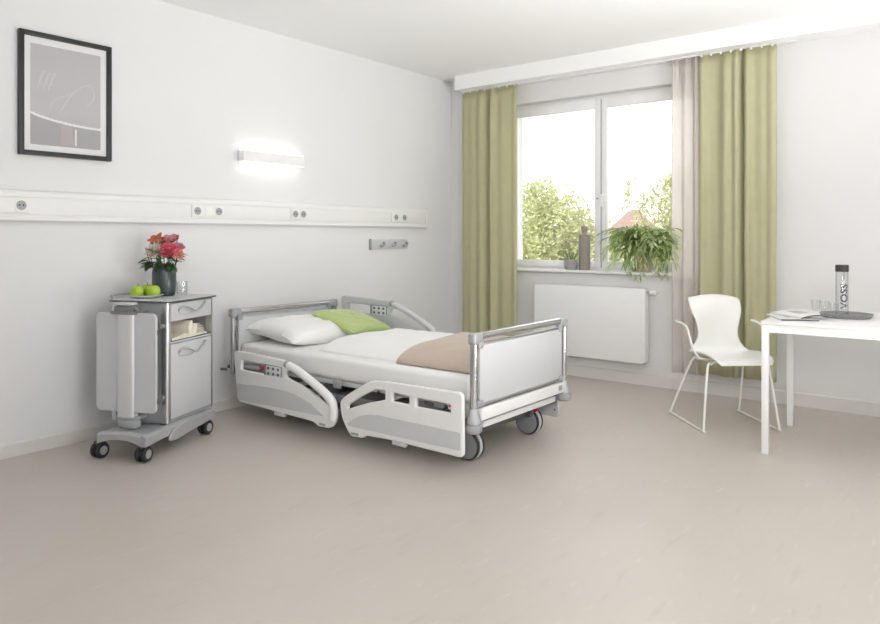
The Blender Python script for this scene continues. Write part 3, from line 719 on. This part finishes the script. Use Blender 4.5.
k = MB(); k.box2((-.085,fy-.03,.772),(.08,Y0-.006,.79),.008); k.box2((-.06,fy-.022,.788),(.06,fy+.03,.815),.008); k.tube(smooth_pts([(-.07,fy,.785),(-.06,fy-.01,.808),(-.03,fy-.015,.818),(.03,fy-.015,.818),(.07,fy-.01,.808),(.08,fy,.785)],4),.008,8)
k.build('table_clamp', MIDG, cab)
k = MB(); k.box2((-.05,fy-.045,.825),(.06,fy+.02,.838),.005); k.build('clamp_lever', LGREY, cab)
k = MB(); k.box2((-.06,fy-.012,.185),(.075,Y0+.0,.208),.008); k.box2((.01,fy-.05,.152),(.095,fy+.01,.192),.01); k.box2((-.05,fy-.01,.143),(.05,fy+.06,.19),.01); k.build('table_foot', SILVER, cab)
for z in (.28,.66): MB().box2((.184,fy+.004,z),(.198,fy+.018,z+.03),.003).build('flap_stop', DARKPL, cab)

def cabw(x,y,z=.843):
    c, s = math.cos(CA), math.sin(CA); return (CC[0]+x*c-y*s, CC[1]+x*s+y*c, z)
CTOP = .8432
# open book in the niche
bk = empty('open_book', cabw(.10,.0,.6062), CA, 'open book with fanned cream pages in the cabinet niche', 'book')
k = MB(); k.box2((-.09,-.175,0),(.095,.0,.004),.001); k.box2((-.09,0,0),(.095,.175,.004),.001); k.build('cover', COVER, bk)
def page_block(rows_, nm):
    """solid leaf bundle: profile of (y,z) lower and upper lines swept along x"""
    k = MB(); n = len(rows_)
    ring0 = [Vector((-.085,y,zl)) for (y,zl,zu) in rows_] + [Vector((-.085,y,zu)) for (y,zl,zu) in reversed(rows_)]
    ring1 = [Vector((.09,p.y,p.z)) for p in ring0]
    k.rings([ring0,ring1]); return k.build(nm, PAGE, bk, smooth=30)
page_block([(0,.004,.010),(-.03,.005,.028),(-.08,.005,.026),(-.13,.0045,.020),(-.17,.0045,.016)],'page_stack')
page_block([(0,.004,.010),(.02,.005,.016),(.08,.006,.018),(.13,.008,.016),(.17,.008,.014)],'page_stack')
# a thick bundle standing up, and single leaves falling open beside it
page_block([(-.016,.060,.066),(-.006,.010,.090),(.004,.008,.100),(.014,.05,.101),(.024,.088,.098)],'page_stack')
fan = MB()
for an, L in ((60,.115),(48,.132),(38,.145),(29,.154),(21,.160),(14,.164),(172,.165),(167,.15)):
    rr = []
    for t_ in range(7):
        q = t_/6; aa = R(an)+(-.5 if an < 90 else .45)*q*q*(.5 if an in (12,168) else 1)
        y_, z_ = L*q*math.cos(aa), .012+max(.002,min(.1,L*q*math.sin(aa)))
        rr.append([Vector((-.085,y_,z_)),Vector((.09,y_,z_))])
    for a_,b_ in zip(rr,rr[1:]): fan.poly([a_[0],a_[1],b_[1],b_[0]])
bmesh.ops.remove_doubles(fan.bm, verts=fan.bm.verts[:], dist=.00005)
fo = fan.build('fanned_page', PAGE, bk, smooth=60); solid(fo,.002,0); fo['kind'] = 'stuff'

# plate with apples
pp = cabw(-.052,-.078,CTOP)
pl = MB().lathe([(.001,.003),(.045,.003),(.05,.0),(.055,.0),(.065,.004),(.095,.014),(.097,.016),(.094,.0175),(.064,.008),(.05,.0065),(.001,.0065)], (0,0,0), 40).build('plate', PORC, None, loc=(0,0,0)); pl.location = pp
tag(pl, 'round white plate under the green apples on the bedside cabinet', 'plate')
def apple(dx,dy,r,label,rz,lift=0):
    x,y,z = pp; a_ = empty('apple',(x+dx,y+dy,z+.0068+lift),rz,label,'apple','green apples on the plate')
    pr = []
    for i in range(19):
        th = math.pi*i/18; rr = r*(math.sin(th)**.85)*(1+.06*math.cos(th)); zz = -r*.90*math.cos(th)
        if i > 14: zz -= r*.22*((i-14)/4)**2
        if i < 3: zz += r*.10*((3-i)/3)**2
        pr.append((rr, zz+r*.86))
    MB().lathe(pr,(0,0,0),28).build('apple_flesh', APPLE, a_, smooth=80)
    MB().tube([(0,0,r*1.5),(.002,.002,r*1.75),(.006,.003,r*1.98)],.0017,6).build('stalk', STEMB, a_)
apple(-.022,-.045,.039,'green apple at the left front of the white plate',.3)
apple(.036,.022,.040,'green apple at the right front of the white plate beside the vase',1.8)
apple(-.048,.034,.040,'green apple at the back of the white plate nearest the wall',2.6)

# dark vase with bouquet
vp = cabw(-.046,.077,CTOP)
va = tag(MB().lathe([(.001,.0),(.056,.0),(.062,.006),(.067,.03),(.070,.08),(.070,.140),(.066,.165),(.056,.182),(.052,.188),(.054,.194),(.050,.194),(.047,.186),(.052,.178),(.06,.16),(.064,.13),(.062,.03),(.05,.012),(.001,.010)],(0,0,0),36).build('vase', VASEG, None, smooth=50), 'round slate green ceramic vase holding the bouquet', 'vase')
va.location = vp
def petal(mb, c, d, up, L, W, cup, mi):
    """one cupped petal from c along d"""
    d = Vector(d).normalized(); up = Vector(up); sd = d.cross(up).normalized(); up = sd.cross(d).normalized(); mb.mi = mi
    n = 4; rows_ = []
    for i in range(n+1):
        s = i/n; w_ = W*math.sin(math.pi*(.12+.80*s))**.8*.5; ctr = Vector(c)+d*L*s+up*(cup*L*(s*s))
        rows_.append([ctr-sd*w_+up*w_*.5, ctr, ctr+sd*w_+up*w_*.5])
    mb.rings(rows_, closed=False)
def leaf(mb, c, d, L, W, mi=0, droop=.25):
    d = Vector(d).normalized(); up = Vector((0,0,1)); sd = d.cross(up)
    sd = sd.normalized() if sd.length > .01 else Vector((1,0,0)); nrm = sd.cross(d).normalized(); mb.mi = mi; n = 5; rows_ = []
    for i in range(n+1):
        s = i/n; w_ = W*.5*math.sin(math.pi*min(1,.06+.94*s))**.8; ctr = Vector(c)+d*L*s-Vector((0,0,1))*droop*L*s*s
        rows_.append([ctr-sd*w_+nrm*w_*.35, ctr, ctr+sd*w_+nrm*w_*.35])
    mb.rings(rows_, closed=False)
def flower(name, dx, dy, h, r, kind, m, label, tilt=None, leaves=2, seed=0):
    """bloom on a stem standing in the vase; dx along the view's right, dy towards the viewer"""
    rnd = random.Random(seed)
    rt, fw = Vector((.7844,.6203,0)), Vector((.6203,-.7844,0))
    off = rt*dx+fw*dy; root = Vector(vp)+Vector((0,0,.012)); o = empty(name, root, 0, label, 'flower', 'bouquet in the slate vase')
    tip = off+Vector((0,0,h-.012)); neck = off.normalized()*min(.036,off.length*.5) if off.length > 0 else Vector()
    st = smooth_pts([(neck.x*-.4,neck.y*-.4,.012),(neck.x,neck.y,.185),tuple(neck.lerp(tip,.6)+Vector((0,0,.015))),tuple(tip)],4)
    MB().tube(st,.0028,6).build('stem', BLEAF, o)
    ax = (tip-Vector((neck.x,neck.y,.12))).normalized(); ax = (ax+Vector(fw)*.9).normalized()
    s1 = ax.orthogonal().normalized(); s2 = ax.cross(s1); k = MB()
    def ringp(n,L,W,el,cup,ph,c=tip):
        for i in range(n):
            a_ = 2*math.pi*(i+ph)/n+rnd.uniform(-.12,.12); rad = s1*math.cos(a_)+s2*math.sin(a_)
            d = rad*math.cos(el)+ax*math.sin(el); petal(k, c, d, ax-rad*.2, L*rnd.uniform(.88,1.08), W, cup, 0)
    if kind == 'peony':
        for j,(n,el) in enumerate(((8,-.1),(8,.25),(7,.6),(6,.95),(5,1.25))): ringp(n, r*(1-.08*j), r*.8, el, .28, j*.37)
    elif kind == 'mum':
        for j,(n,el) in enumerate(((14,-.15),(13,.2),(12,.55),(9,.9),(6,1.25))): ringp(n, r*(1-.07*j), r*.26, el, .18, j*.41)
    elif kind == 'lily':
        ringp(3,r,r*.72,.45,-.15,0); ringp(3,r,r*.62,.7,-.2,.5); ringp(5,r*.55,r*.06,1.0,0,0)
    elif kind == 'bud':
        ringp(5,r,r*.7,1.1,-.15,0); ringp(4,r*.8,r*.6,1.3,-.1,.4)
    elif kind == 'rose':
        for j,(n,el) in enumerate(((5,.25),(5,.6),(4,.95),(3,1.25))): ringp(n, r*(1-.1*j), r*1.0, el, .22, j*.37)
    if kind != 'sprig': solid(k.build('petals', m, o, smooth=60), .0008)
    k = MB()
    for i in range(leaves):
        s = rnd.uniform(.45,.9) if kind == 'sprig' else rnd.uniform(.72,.97); c = Vector(st[min(len(st)-1,int(s*len(st)))]); a_ = rnd.uniform(0,6.28)
        d = Vector((math.cos(a_),math.sin(a_),rnd.uniform(.0,.6)))
        if kind == 'sprig': d = (off.normalized()*1.0+Vector((0,0,rnd.uniform(-.3,.4)))+Vector((rnd.uniform(-.5,.5),rnd.uniform(-.5,.5),0)))
        leaf(k, c, d, rnd.uniform(.05,.075), rnd.uniform(.022,.032), 0, .3)
    solid(k.build('leaves', BLEAF, o, smooth=60), .0007)
flower('peony', 0.044,.045,0.270,.062,'peony',PINK,'large hot pink peony at the centre of the bouquet',leaves=6,seed=1)
flower('chrysanthemum', -0.028,.055,0.270,.064,'mum',CREAMF,'cream chrysanthemum left of the pink peony',leaves=6,seed=2)
flower('alstroemeria', -0.043,.0,0.323,.062,'lily',ORANG,'orange red lily flower at the top left of the bouquet',leaves=5,seed=3)
flower('alstroemeria', 0.000,.0,0.323,.050,'lily',PEACH,'peach lily flower at the top between the orange and pink blooms',leaves=5,seed=4)
flower('rose', 0.042,-.02,0.330,.046,'rose',LPINK,'pale pink rose at the top behind the peony',leaves=5,seed=5)
flower('rose', 0.087,.0,0.283,.044,'rose',LPINK,'small dusky pink rose right behind the peony',leaves=5,seed=6)
flower('alstroemeria', 0.097,.04,0.243,.052,'lily',PEACH,'peach lily flower at the lower right of the bouquet',leaves=5,seed=7)
flower('rose', 0.074,-.02,0.353,.020,'bud',ORANG,'little dark red bud highest at the right of the bouquet',leaves=1,seed=8)
flower('leafy_sprig', -0.100,.03,0.293,.02,'sprig',BLEAF,'green leafy sprig sticking out far left of the bouquet',leaves=10,seed=9)
flower('leafy_sprig', -0.060,.06,0.253,.02,'sprig',BLEAF,'dark leafy sprig drooping over the left vase shoulder',leaves=12,seed=10)
flower('leafy_sprig', 0.055,.055,0.253,.02,'sprig',BLEAF,'dark leafy sprig drooping over the right vase shoulder',leaves=12,seed=11)
flower('leafy_sprig', 0.000,.06,0.268,.02,'sprig',BLEAF,'dense leafy sprig below the peony at the vase mouth',leaves=18,seed=12)
# glass mug
gm = empty('glass_mug', cabw(.030,.145,CTOP), R(-40), 'clear glass mug with a handle right of the vase', 'mug')
MB().lathe([(.001,0),(.030,0),(.033,.004),(.034,.085),(.0325,.085),(.031,.010),(.001,.008)],(0,0,0),28).build('glass_body', GLASST, gm)
MB().tube(smooth_pts([(.033,0,.070),(.05,0,.068),(.058,0,.050),(.053,0,.030),(.033,0,.022)],5),.004,8).build('handle', GLASST, gm)

# ------------------------------------------------------------------ chair
CHA = math.atan2(-.73,.68)
ch = empty('armchair', (2.819,-.794,0), CHA, 'cream white shell armchair on a sled frame beside the table', 'chair')
path = [(.215,.405,.160,0),(.208,.421,.176,0),(.18,.434,.188,.002),(.11,.436,.196,.008),(0,.424,.200,.014),(-.10,.413,.203,.014),(-.16,.419,.203,.012),(-.190,.455,.180,.014),(-.198,.52,.143,.016),(-.198,.58,.136,.016),(-.194,.645,.152,.012),(-.194,.70,.172,.004),(-.200,.75,.176,-.004),(-.216,.787,.174,-.008),(-.242,.806,.166,-.01),(-.260,.803,.154,-.01)]
path = [(a+.015,b,c,d) for a,b,c,d in path]
P4 = smooth_pts([Vector(p) for p in path],4)
rows = []; NW = 16
for i,p in enumerate(P4):
    q = P4[min(i+1,len(P4)-1)]; pr_ = P4[max(i-1,0)]; tx, tz = q[0]-pr_[0], q[1]-pr_[1]; L = math.hypot(tx,tz); nx_, nz_ = tz/L, -tx/L   # normal towards the sitter
    row = []
    for j in range(NW+1):
        v = -1+2*j/NW; cu = p[3]*v*v*2.2
        edge = abs(v)**6
        row.append(Vector((p[0]+nx_*cu, .042+p[2]*v, p[1]+nz_*cu)))
    rows.append(row)
k = MB(); k.rings(rows, closed=False); so = k.build('seat_shell', CREAM, ch, smooth=80); solid(so,.009,0); bv = so.modifiers.new('edge','BEVEL'); bv.width=.003; bv.segments=2
for s in (-1,1):
    y = s*.24
    P = [(-.06,.03+s*.12,.398),(-.085,.03+s*.155,.398),(-.11,.02+s*.180,.375),(-.235,y-s*.003,.05),(-.250,y,.012),(-.235,y,.008),(.225,y,.008),(.252,y,.014),(.245,y-s*.002,.05),(.17,.02+s*.200,.375),(.155,.03+s*.18,.402),(.12,.03+s*.14,.408)]
    MB().tube(smooth_pts(P,4),.0075,10).build('sled_leg', CREAM, ch)
    AP = [(.06,.03+s*.165,.418),(.078,.02+s*.215,.435),(.078,.01+s*.245,.50),(.062,s*.252,.58),(.03,s*.254,.622),(-.04,s*.257,.640),(-.12,s*.26,.645)]
    MB().tube(smooth_pts(AP,4),.007,8,flat=1.3).build('armrest', CREAM, ch)
MB().tube([(-.06,-.09,.398),(-.06,.15,.398)],.007,8).build('cross_tube', CREAM, ch)
MB().tube([(.12,-.11,.408),(.12,.17,.408)],.007,8).build('cross_tube', CREAM, ch)

# ------------------------------------------------------------------ table
tb_ = empty('table', (3.98,-.975,0), 0, 'plain white rectangular table at the right edge', 'table')
TX0,TX1,TY0,TY1 = 3.195,4.80,-1.36,-.48
k = MB(); k.box2((TX0,TY0,.718),(TX1,TY1,.735),.003); k.build('tabletop', WHITE, tb_, world=True)
k = MB(); k.box2((TX0+.035,TY0+.022,.672),(TX1-.035,TY0+.036,.718)); k.box2((TX0+.035,TY1-.142,.668),(TX1-.035,TY1-.124,.716)); k.box2((TX0+.012,TY0+.035,.668),(TX0+.03,TY1-.145,.716)); k.box2((TX1-.03,TY0+.035,.668),(TX1-.012,TY1-.145,.716))
k.build('apron', WHITE, tb_, world=True, smooth=0)
for x in (TX0+.003,TX1-.038):
    for y in (TY0+.003,TY1-.150):
        k = MB(); k.box2((x,y,.0),(x+.035,y+.035,.716),.002); k.build('leg', WHITE, tb_, world=True)
TT = .7352
tr = empty('tray', (3.535,-.855,TT), 0, 'round dark grey serving tray on the white table', 'tray')
MB().lathe([(.001,0),(.122,0),(.128,.003),(.137,.021),(.1385,.0225),(.135,.0225),(.126,.0065),(.120,.005),(.001,.005)],(0,0,0),48).build('tray_dish', TRAY, tr)
# bottle
bpz = (3.515,-.865,TT+.0056)
bt = empty('water_bottle', bpz, 0, 'tall clear water bottle with charcoal cap standing on the tray', 'bottle')
BR = .0350
MB().lathe([(.001,0),(BR-.004,0),(BR,.004),(BR,.252),(BR-.003,.259),(BR-.008,.261),(BR-.008,.258),(BR-.0045,.252),(BR-.0028,.247),(BR-.0028,.012),(.001,.010)],(0,0,0),36).build('bottle_body', GLASSB, bt)
MB().lathe([(.001,.2585),(BR-.001,.2585),(BR,.260),(BR,.296),(BR-.002,.298),(.001,.298)],(0,0,0),36).build('cap', CAPG, bt)
vd = math.atan2(-5.567-bpz[1], 4.258-bpz[0])     # towards the photographer's side of the table
tm = text_mesh('VOSS', .052, offset=.0005)
for v in tm.vertices:
    x, y = v.co.x, v.co.y        # run upwards, wrapped on the glass
    an = vd + .30 - (y-.018)/BR; v.co = ((BR+.0006)*math.cos(an), (BR+.0006)*math.sin(an), .045+x*1.18)
MB().mesh(tm).build('lettering', INK, bt, smooth=0, recalc=False)
k = MB(); an0 = vd+.15; rr = []  # narrow grey strip on the upper part of the bottle
for i in range(5):
    an = an0+.30*i/4; rr.append([Vector(((BR+.0005)*math.cos(an),(BR+.0005)*math.sin(an),z)) for z in (.212,.258)])
k.rings(rr, closed=False); k.build('bottle_strip', STRIPG, bt)
# tumblers
def tumbler(x,y,label):
    o = MB().lathe([(.001,0),(.021,0),(.0225,.003),(.0255,.068),(.0243,.068),(.0212,.008),(.001,.007)],(0,0,0),26).build('tumbler', GLASST, None); o.location = (x,y,TT)
    return tag(o, label, 'glass', 'small glasses on the table')
tumbler(3.318,-.545,'small clear tumbler leftmost behind the magazines')
tumbler(3.378,-.60,'small clear tumbler between the other glass and the tray')
tumbler(3.448,-.712,'small clear tumbler closest to the grey tray rim')
# magazines
def magazine(loc, rz, w_, l_, th, bow, label, curl):
    o = empty('magazine', loc, rz, label, 'magazine', 'magazines on the table')
    N = 14
    def top(u,v): return bow*(math.sin(math.pi*u)**1.0) + curl*max(0,.25-u)*(1) *.4
    k = MB(); lo, hi = [], []
    for i in range(N+1):
        u = i/N; x = -w_/2+w_*u
        lo.append([Vector((x,-l_/2,top(u,0)*.85)),Vector((x,l_/2,top(u,0)*.85))]); hi.append([Vector((x,-l_/2,th+top(u,0))),Vector((x,l_/2,th+top(u,0)))])
    k.rings([[a_[0],a_[1],b_[1],b_[0]] for a_,b_ in zip(lo,hi)]); k.build('pages', PAPER, o, smooth=40)
    k = MB(); k.rings([[a_[0]+Vector((0,0,.0008)),a_[1]+Vector((0,0,.0008))] for a_ in hi], closed=False)
    k.build('cover', WHITE, o, smooth=40)
    k = MB(); k.rings([[h_[0].lerp(h_[1],.30)+Vector((0,0,.0014)),h_[0].lerp(h_[1],.75)+Vector((0,0,.0014))] for h_ in hi[4:11]], closed=False); k.build('cover_picture', MAGC, o, smooth=40)
    k = MB(); k.box2((-w_/2,-l_/2-.002,th*.0),(w_/2,-l_/2+.0005,th*.8),.0) if False else k.rings([[a_[0]+Vector((0,-.001,0)),b_[0]+Vector((0,-.001,-.002))] for a_,b_ in zip(lo,hi)], closed=False); k.build('bound_edge', MAGD, o, smooth=0)
    return o
magazine((3.300,-1.11,TT), R(30), .20,.27,.007,.003,'lower magazine with dark edge lying at the table corner',.02)
magazine((3.335,-1.055,TT+.0115), R(50), .20,.26,.006,.014,'bowed white magazine lying on top of the other magazine',.0)

_a = R(2.4); _p = Vector((TX0,TY0,0)); tb_.location = _p+Matrix.Rotation(_a,3,'Z') @ (tb_.location-_p); tb_.rotation_euler = (0,0,_a)
# ------------------------------------------------------------------ things on the window sill
SZ = WZ0+.0003
sp = empty('succulent_pot', (1.290,.02,SZ), 0, 'small grey concrete pot with a spiky plant on the sill', 'plant')
MB().lathe([(.001,0),(.042,0),(.052,.012),(.058,.048),(.055,.082),(.050,.090),(.046,.090),(.047,.076),(.001,.07)],(0,0,0),28).build('pot', CONCR, sp)
k = MB(); rnd = random.Random(3)
for i in range(16):
    a_ = i*2.4; rr_ = .004+.022*(i/16); el = 1.3-.55*i/16
    d = Vector((math.cos(a_)*math.cos(el),math.sin(a_)*math.cos(el)*.8,math.sin(el))); L = rnd.uniform(.09,.125)
    c = Vector((math.cos(a_)*rr_,math.sin(a_)*rr_,.072)); k.tube([c,c+d*L*.5,c+d*L],[.005,.0045,.0006],6,flat=.5)
k.build('spiky_leaves', SUCC, sp)
MB().lathe([(.001,.066),(.041,.07),(.041,.074),(.001,.076)],(0,0,0),20).build('soil', SOIL, sp)
bv_ = tag(MB().lathe([(.001,0),(.046,0),(.050,.005),(.050,.285),(.047,.300),(.030,.306),(.024,.312),(.023,.338),(.0275,.341),(.0275,.374),(.021,.376),(.020,.33),(.001,.32)],(0,0,0),32).build('bottle_vase', STONEW, None, smooth=40), 'tall taupe stoneware bottle vase beside the small pot on the sill', 'vase')
bv_.location = (1.415,.035,SZ)
fp = empty('potted_fern', (1.955,.015,SZ), 0, 'bushy trailing green fern in a tan pot on the window sill', 'plant')
MB().lathe([(.001,0),(.050,0),(.056,.008),(.066,.10),(.070,.135),(.066,.135),(.060,.11),(.001,.105)],(0,0,0),28).build('pot', TERRA, fp)
MB().lathe([(.001,.10),(.058,.104),(.058,.112),(.001,.118)],(0,0,0),20).build('soil', SOIL, fp)
k = MB(); rnd = random.Random(11); st_ = MB()
for i in range(150):
    a_ = rnd.uniform(0,2*math.pi); out = Vector((math.cos(a_), math.sin(a_)*.55-.22, 0))
    reach = rnd.uniform(.10,.36) if abs(out.x) > .45 else rnd.uniform(.06,.20); rise = rnd.uniform(.09,.255); fall = rnd.uniform(.0,.27) if rnd.random()<.6 else rnd.uniform(0,.08)
    if out.x > 0: fall *= .95
    pts = []
    for t_ in range(9):
        s = t_/8; z = .125+rise*math.sin(min(1,s*1.5)*math.pi/2)*1.0-(fall*(s**2.2)); q = out*reach*(s**.8); y = max(-.26,min(.055,q.y))
        if z < .01 and y > -.085: y = -.085-.02*rnd.random()
        if q.x > .26: y = min(y,-.13)
        pts.append(Vector((max(-.36,min(.36,q.x)),y,z)))
    st_.tube(pts,.0014,4); mi = 0 if rnd.random()<.55 else 1
    for t_ in range(2,9):
        c = pts[t_]; d0 = (pts[t_]-pts[t_-1]).normalized(); sd = d0.cross(Vector((0,0,1)))
        sd = sd.normalized() if sd.length>.01 else Vector((1,0,0))
        for sg in (-1,1):
            d = d0*rnd.uniform(.5,1)+sd*sg*rnd.uniform(.4,.9)+Vector((0,-.15,rnd.uniform(-.45,.2)))
            L = rnd.uniform(.045,.085)
            e = c+d.normalized()*L
            if e.y > .075: d.y = -abs(d.y)
            if e.z < .02 and e.y > -.07: d.y = -abs(d.y)-.4
            leaf(k, c, d, L, rnd.uniform(.013,.022), mi, .25)
k.build('foliage', [FERN,FERNL], fp, smooth=60); st_.build('stems', FERN, fp)

# ------------------------------------------------------------------ outside
tag(MB().box2((-60,.6,-3.6),(60,80,-3.5)).build('lawn', GRASS, None, smooth=0), kind='structure')
def tree(name, loc, crown, n, size, mats_, label, seed, trunk_h):
    """crown: list of (dx,dy,dz,rx,ry,rz) leaf clouds above the tree's foot"""
    rnd = random.Random(seed); o = empty(name, loc, 0, label, 'tree', 'trees outside the window')
    verts, faces, mis = [], [], []
    tot = sum(c[3]*c[4]*c[5] for c in crown)
    for c in crown:
        for i in range(int(n*c[3]*c[4]*c[5]/tot)):
            d = Vector((rnd.gauss(0,1),rnd.gauss(0,1),rnd.gauss(0,1))).normalized()*(rnd.random()**.4)
            p = Vector((c[0]+d.x*c[3],c[1]+d.y*c[4],c[2]+d.z*c[5])); p += Vector((noise.noise(p*1.3),noise.noise(p*1.3+Vector((7,0,0))),noise.noise(p*1.3+Vector((0,9,0)))))*.35
            a = Vector((rnd.gauss(0,1),rnd.gauss(0,1),rnd.gauss(0,1))).normalized(); b = a.orthogonal().normalized(); s = size*rnd.uniform(.6,1.3)
            i0 = len(verts); verts += [p-a*s, p+b*s*.45, p+a*s, p-b*s*.45]; faces.append((i0,i0+1,i0+2,i0+3)); mis.append(0 if rnd.random()<.6 else 1)
    me = bpy.data.meshes.new('foliage'); me.from_pydata(verts,[],faces)
    for m_ in mats_: me.materials.append(m_)
    me.polygons.foreach_set('material_index', mis)
    f_ = bpy.data.objects.new('foliage', me); COL.objects.link(f_); f_.parent = o
    k = MB(); k.tube([(0,0,0),(.05,.02,trunk_h*.4),(-.03,.05,trunk_h*.75),(0,0,trunk_h)],[.16,.13,.10,.05],10)
    for c in crown: k.tube([(0,0,trunk_h*.62),(c[0]*.5,c[1]*.5,trunk_h*.33+c[2]*.46),(c[0],c[1],c[2]+c[5]*.2)],[.04,.02,.005],8)
    k.build('trunk', BARK, o)
    return o
G = -3.5
tree('broadleaf_tree', (-4.3,9.2,G), [(-.6,0,4.8,1.5,1.0,1.25),(.3,0,4.9,1.1,.9,1.0),(.6,-.2,4.35,1.3,.9,1.25),(1.5,.4,3.9,1.2,.8,1.0),(.2,0,3.3,2.3,1.0,1.0),(-1.6,.3,4.0,1.2,.9,1.3),(.0,-.1,5.3,.8,.6,.5),(1.9,.6,3.2,1.1,.8,.9)], 24000, .055, [LTREE,LTREE2],
     'broad yellow green tree filling the left window pane', 21, 4.6)
tree('slender_tree', (-.75,8.6,G), [(-.15,0,4.3,.75,.6,.75),(.5,.2,4.6,.8,.6,.8),(-.35,-.2,3.5,.9,.6,.6),(.2,0,3.1,1.3,.7,.7),(-.85,-.5,5.5,.14,.12,.36),(-.25,-.2,5.15,.55,.45,.6),(.1,0,5.6,.5,.4,.5)], 20000, .052, [LTREE,LTREE2],
     'lighter slender tree right of the red roof behind the fern', 22, 4.8)
hs = empty('house', (-8.6,24.5,G), R(18), 'brick house with red tiled hip roof beyond the trees', 'house')
MB().box2((-1.1,-.35,0),(.9,2.8,4.85)).build('house_wall', HOUSEW, hs, smooth=0)
k = MB(); k.rings([[(-1.3,-.6,4.8),(1.1,-.6,4.8),(1.1,3,4.8),(-1.3,3,4.8)],[(-.3,1.2,5.95),(.1,1.2,5.95),(.1,1.6,5.95),(-.3,1.6,5.95)]]); k.build('roof', ROOF, hs, smooth=0)
for x in (-.8,.05):
    k = MB(); k.box2((x,-.38,3.4),(x+.6,-.33,4.5)); k.build('house_window', HWHITE, hs, smooth=0)
h2 = empty('house', (-7.8,17.6,G), R(30), 'low pale house with a reddish roof left of the brick house', 'house')
MB().box2((-1.0,0,0),(1.2,3,4.75)).build('house_wall', HWHITE, h2, smooth=0)
k = MB(); k.rings([[(-1.3,-.3,4.7),(1.5,-.3,4.7),(1.5,3.3,4.7),(-1.3,3.3,4.7)],[(-.3,1.4,5.3),(.4,1.4,5.3),(.4,1.7,5.3),(-.3,1.7,5.3)]]); k.build('roof', ROOF, h2, smooth=0)

# ------------------------------------------------------------------ light
wd = bpy.data.worlds.new('hazy_sky'); scene.world = wd; wd.use_nodes = True; nt = wd.node_tree
bg = nt.nodes['Background']; tc = nt.nodes.new('ShaderNodeTexCoord'); n = nt.nodes.new('ShaderNodeTexNoise'); n.inputs['Scale'].default_value = 4.6; n.inputs['Detail'].default_value = 5
rp = nt.nodes.new('ShaderNodeValToRGB'); rp.color_ramp.elements[0].position = .30; rp.color_ramp.elements[1].position = .5
rp.color_ramp.elements[0].color = (.23,.245,.265,1); rp.color_ramp.elements[1].color = (1,1,1,1)
nt.links.new(tc.outputs['Generated'], n.inputs[0]); nt.links.new(n.outputs['Fac'], rp.inputs[0]); nt.links.new(rp.outputs[0], bg.inputs[0])
bg.inputs[1].default_value = 2.2
sun = bpy.data.lights.new('sun','SUN'); sun.energy = 3.5; sun.angle = R(2); sun.color = (1,.96,.88)
so_ = bpy.data.objects.new('sun', sun); COL.objects.link(so_); so_.rotation_euler = Vector((1,.7,-.95)).to_track_quat('-Z','Y').to_euler()
def area(name, loc, target, sx, sy, power, col=(1,1,1)):
    l = bpy.data.lights.new(name,'AREA'); l.shape = 'RECTANGLE'; l.size = sx; l.size_y = sy; l.energy = power; l.color = col
    o = bpy.data.objects.new(name, l); COL.objects.link(o); o.location = loc; o.rotation_euler = (Vector(target)-Vector(loc)).to_track_quat('-Z','Y').to_euler(); return o
area('added_side_light', (6.5,-3.6,1.5), (0,-2.4,1.5), 3.4, 1.7, 55, (.99,.995,1))  # added area light for soft light from the right; that wall has no opening
cw = area('added_ceiling_fill', (5.2,-1.9,.3), (3.3,-2.3,2.715), .6, .6, 42, (.98,.99,1)); cw.data.spread = R(105)  # added off-frame fill that lifts the ceiling; no lamp stands here
area('added_bounce_fill', (5.9,-4.6,.35), (5.6,-4.4,2.715), .7, .7, 45, (.98,.99,1))  # added unseen fill, bounced off the ceiling
area('added_bounce_fill', (4.6,-7.0,.35), (4.4,-6.6,2.715), .7, .7, 8, (.98,.99,1))  # weaker bounce fill, added behind the camera
rl = area('added_front_fill', (5.0,-7.0,2.3), (1.7,0,1.9), .7, .7, 15, (1,.99,.975)); rl.data.spread = R(75)  # added frontal fill to brighten the window wall
pt_ = area('window_portal', ((WX0+WX1)/2,.16,(WZ0+WZ1)/2), ((WX0+WX1)/2,-3,(WZ0+WZ1)/2), WX1-WX0, WZ1-WZ0, 1); pt_.data.cycles.is_portal = True
scene.cycles.use_denoising = True
scene.cycles.max_bounces = 10; scene.cycles.diffuse_bounces = 5; scene.cycles.transparent_max_bounces = 16; scene.cycles.sample_clamp_indirect = 6
vs = scene.view_settings; vs.view_transform = 'Standard'; vs.look = 'None'; vs.gamma = 1; vs.use_curve_mapping = False; vs.exposure = 0.15
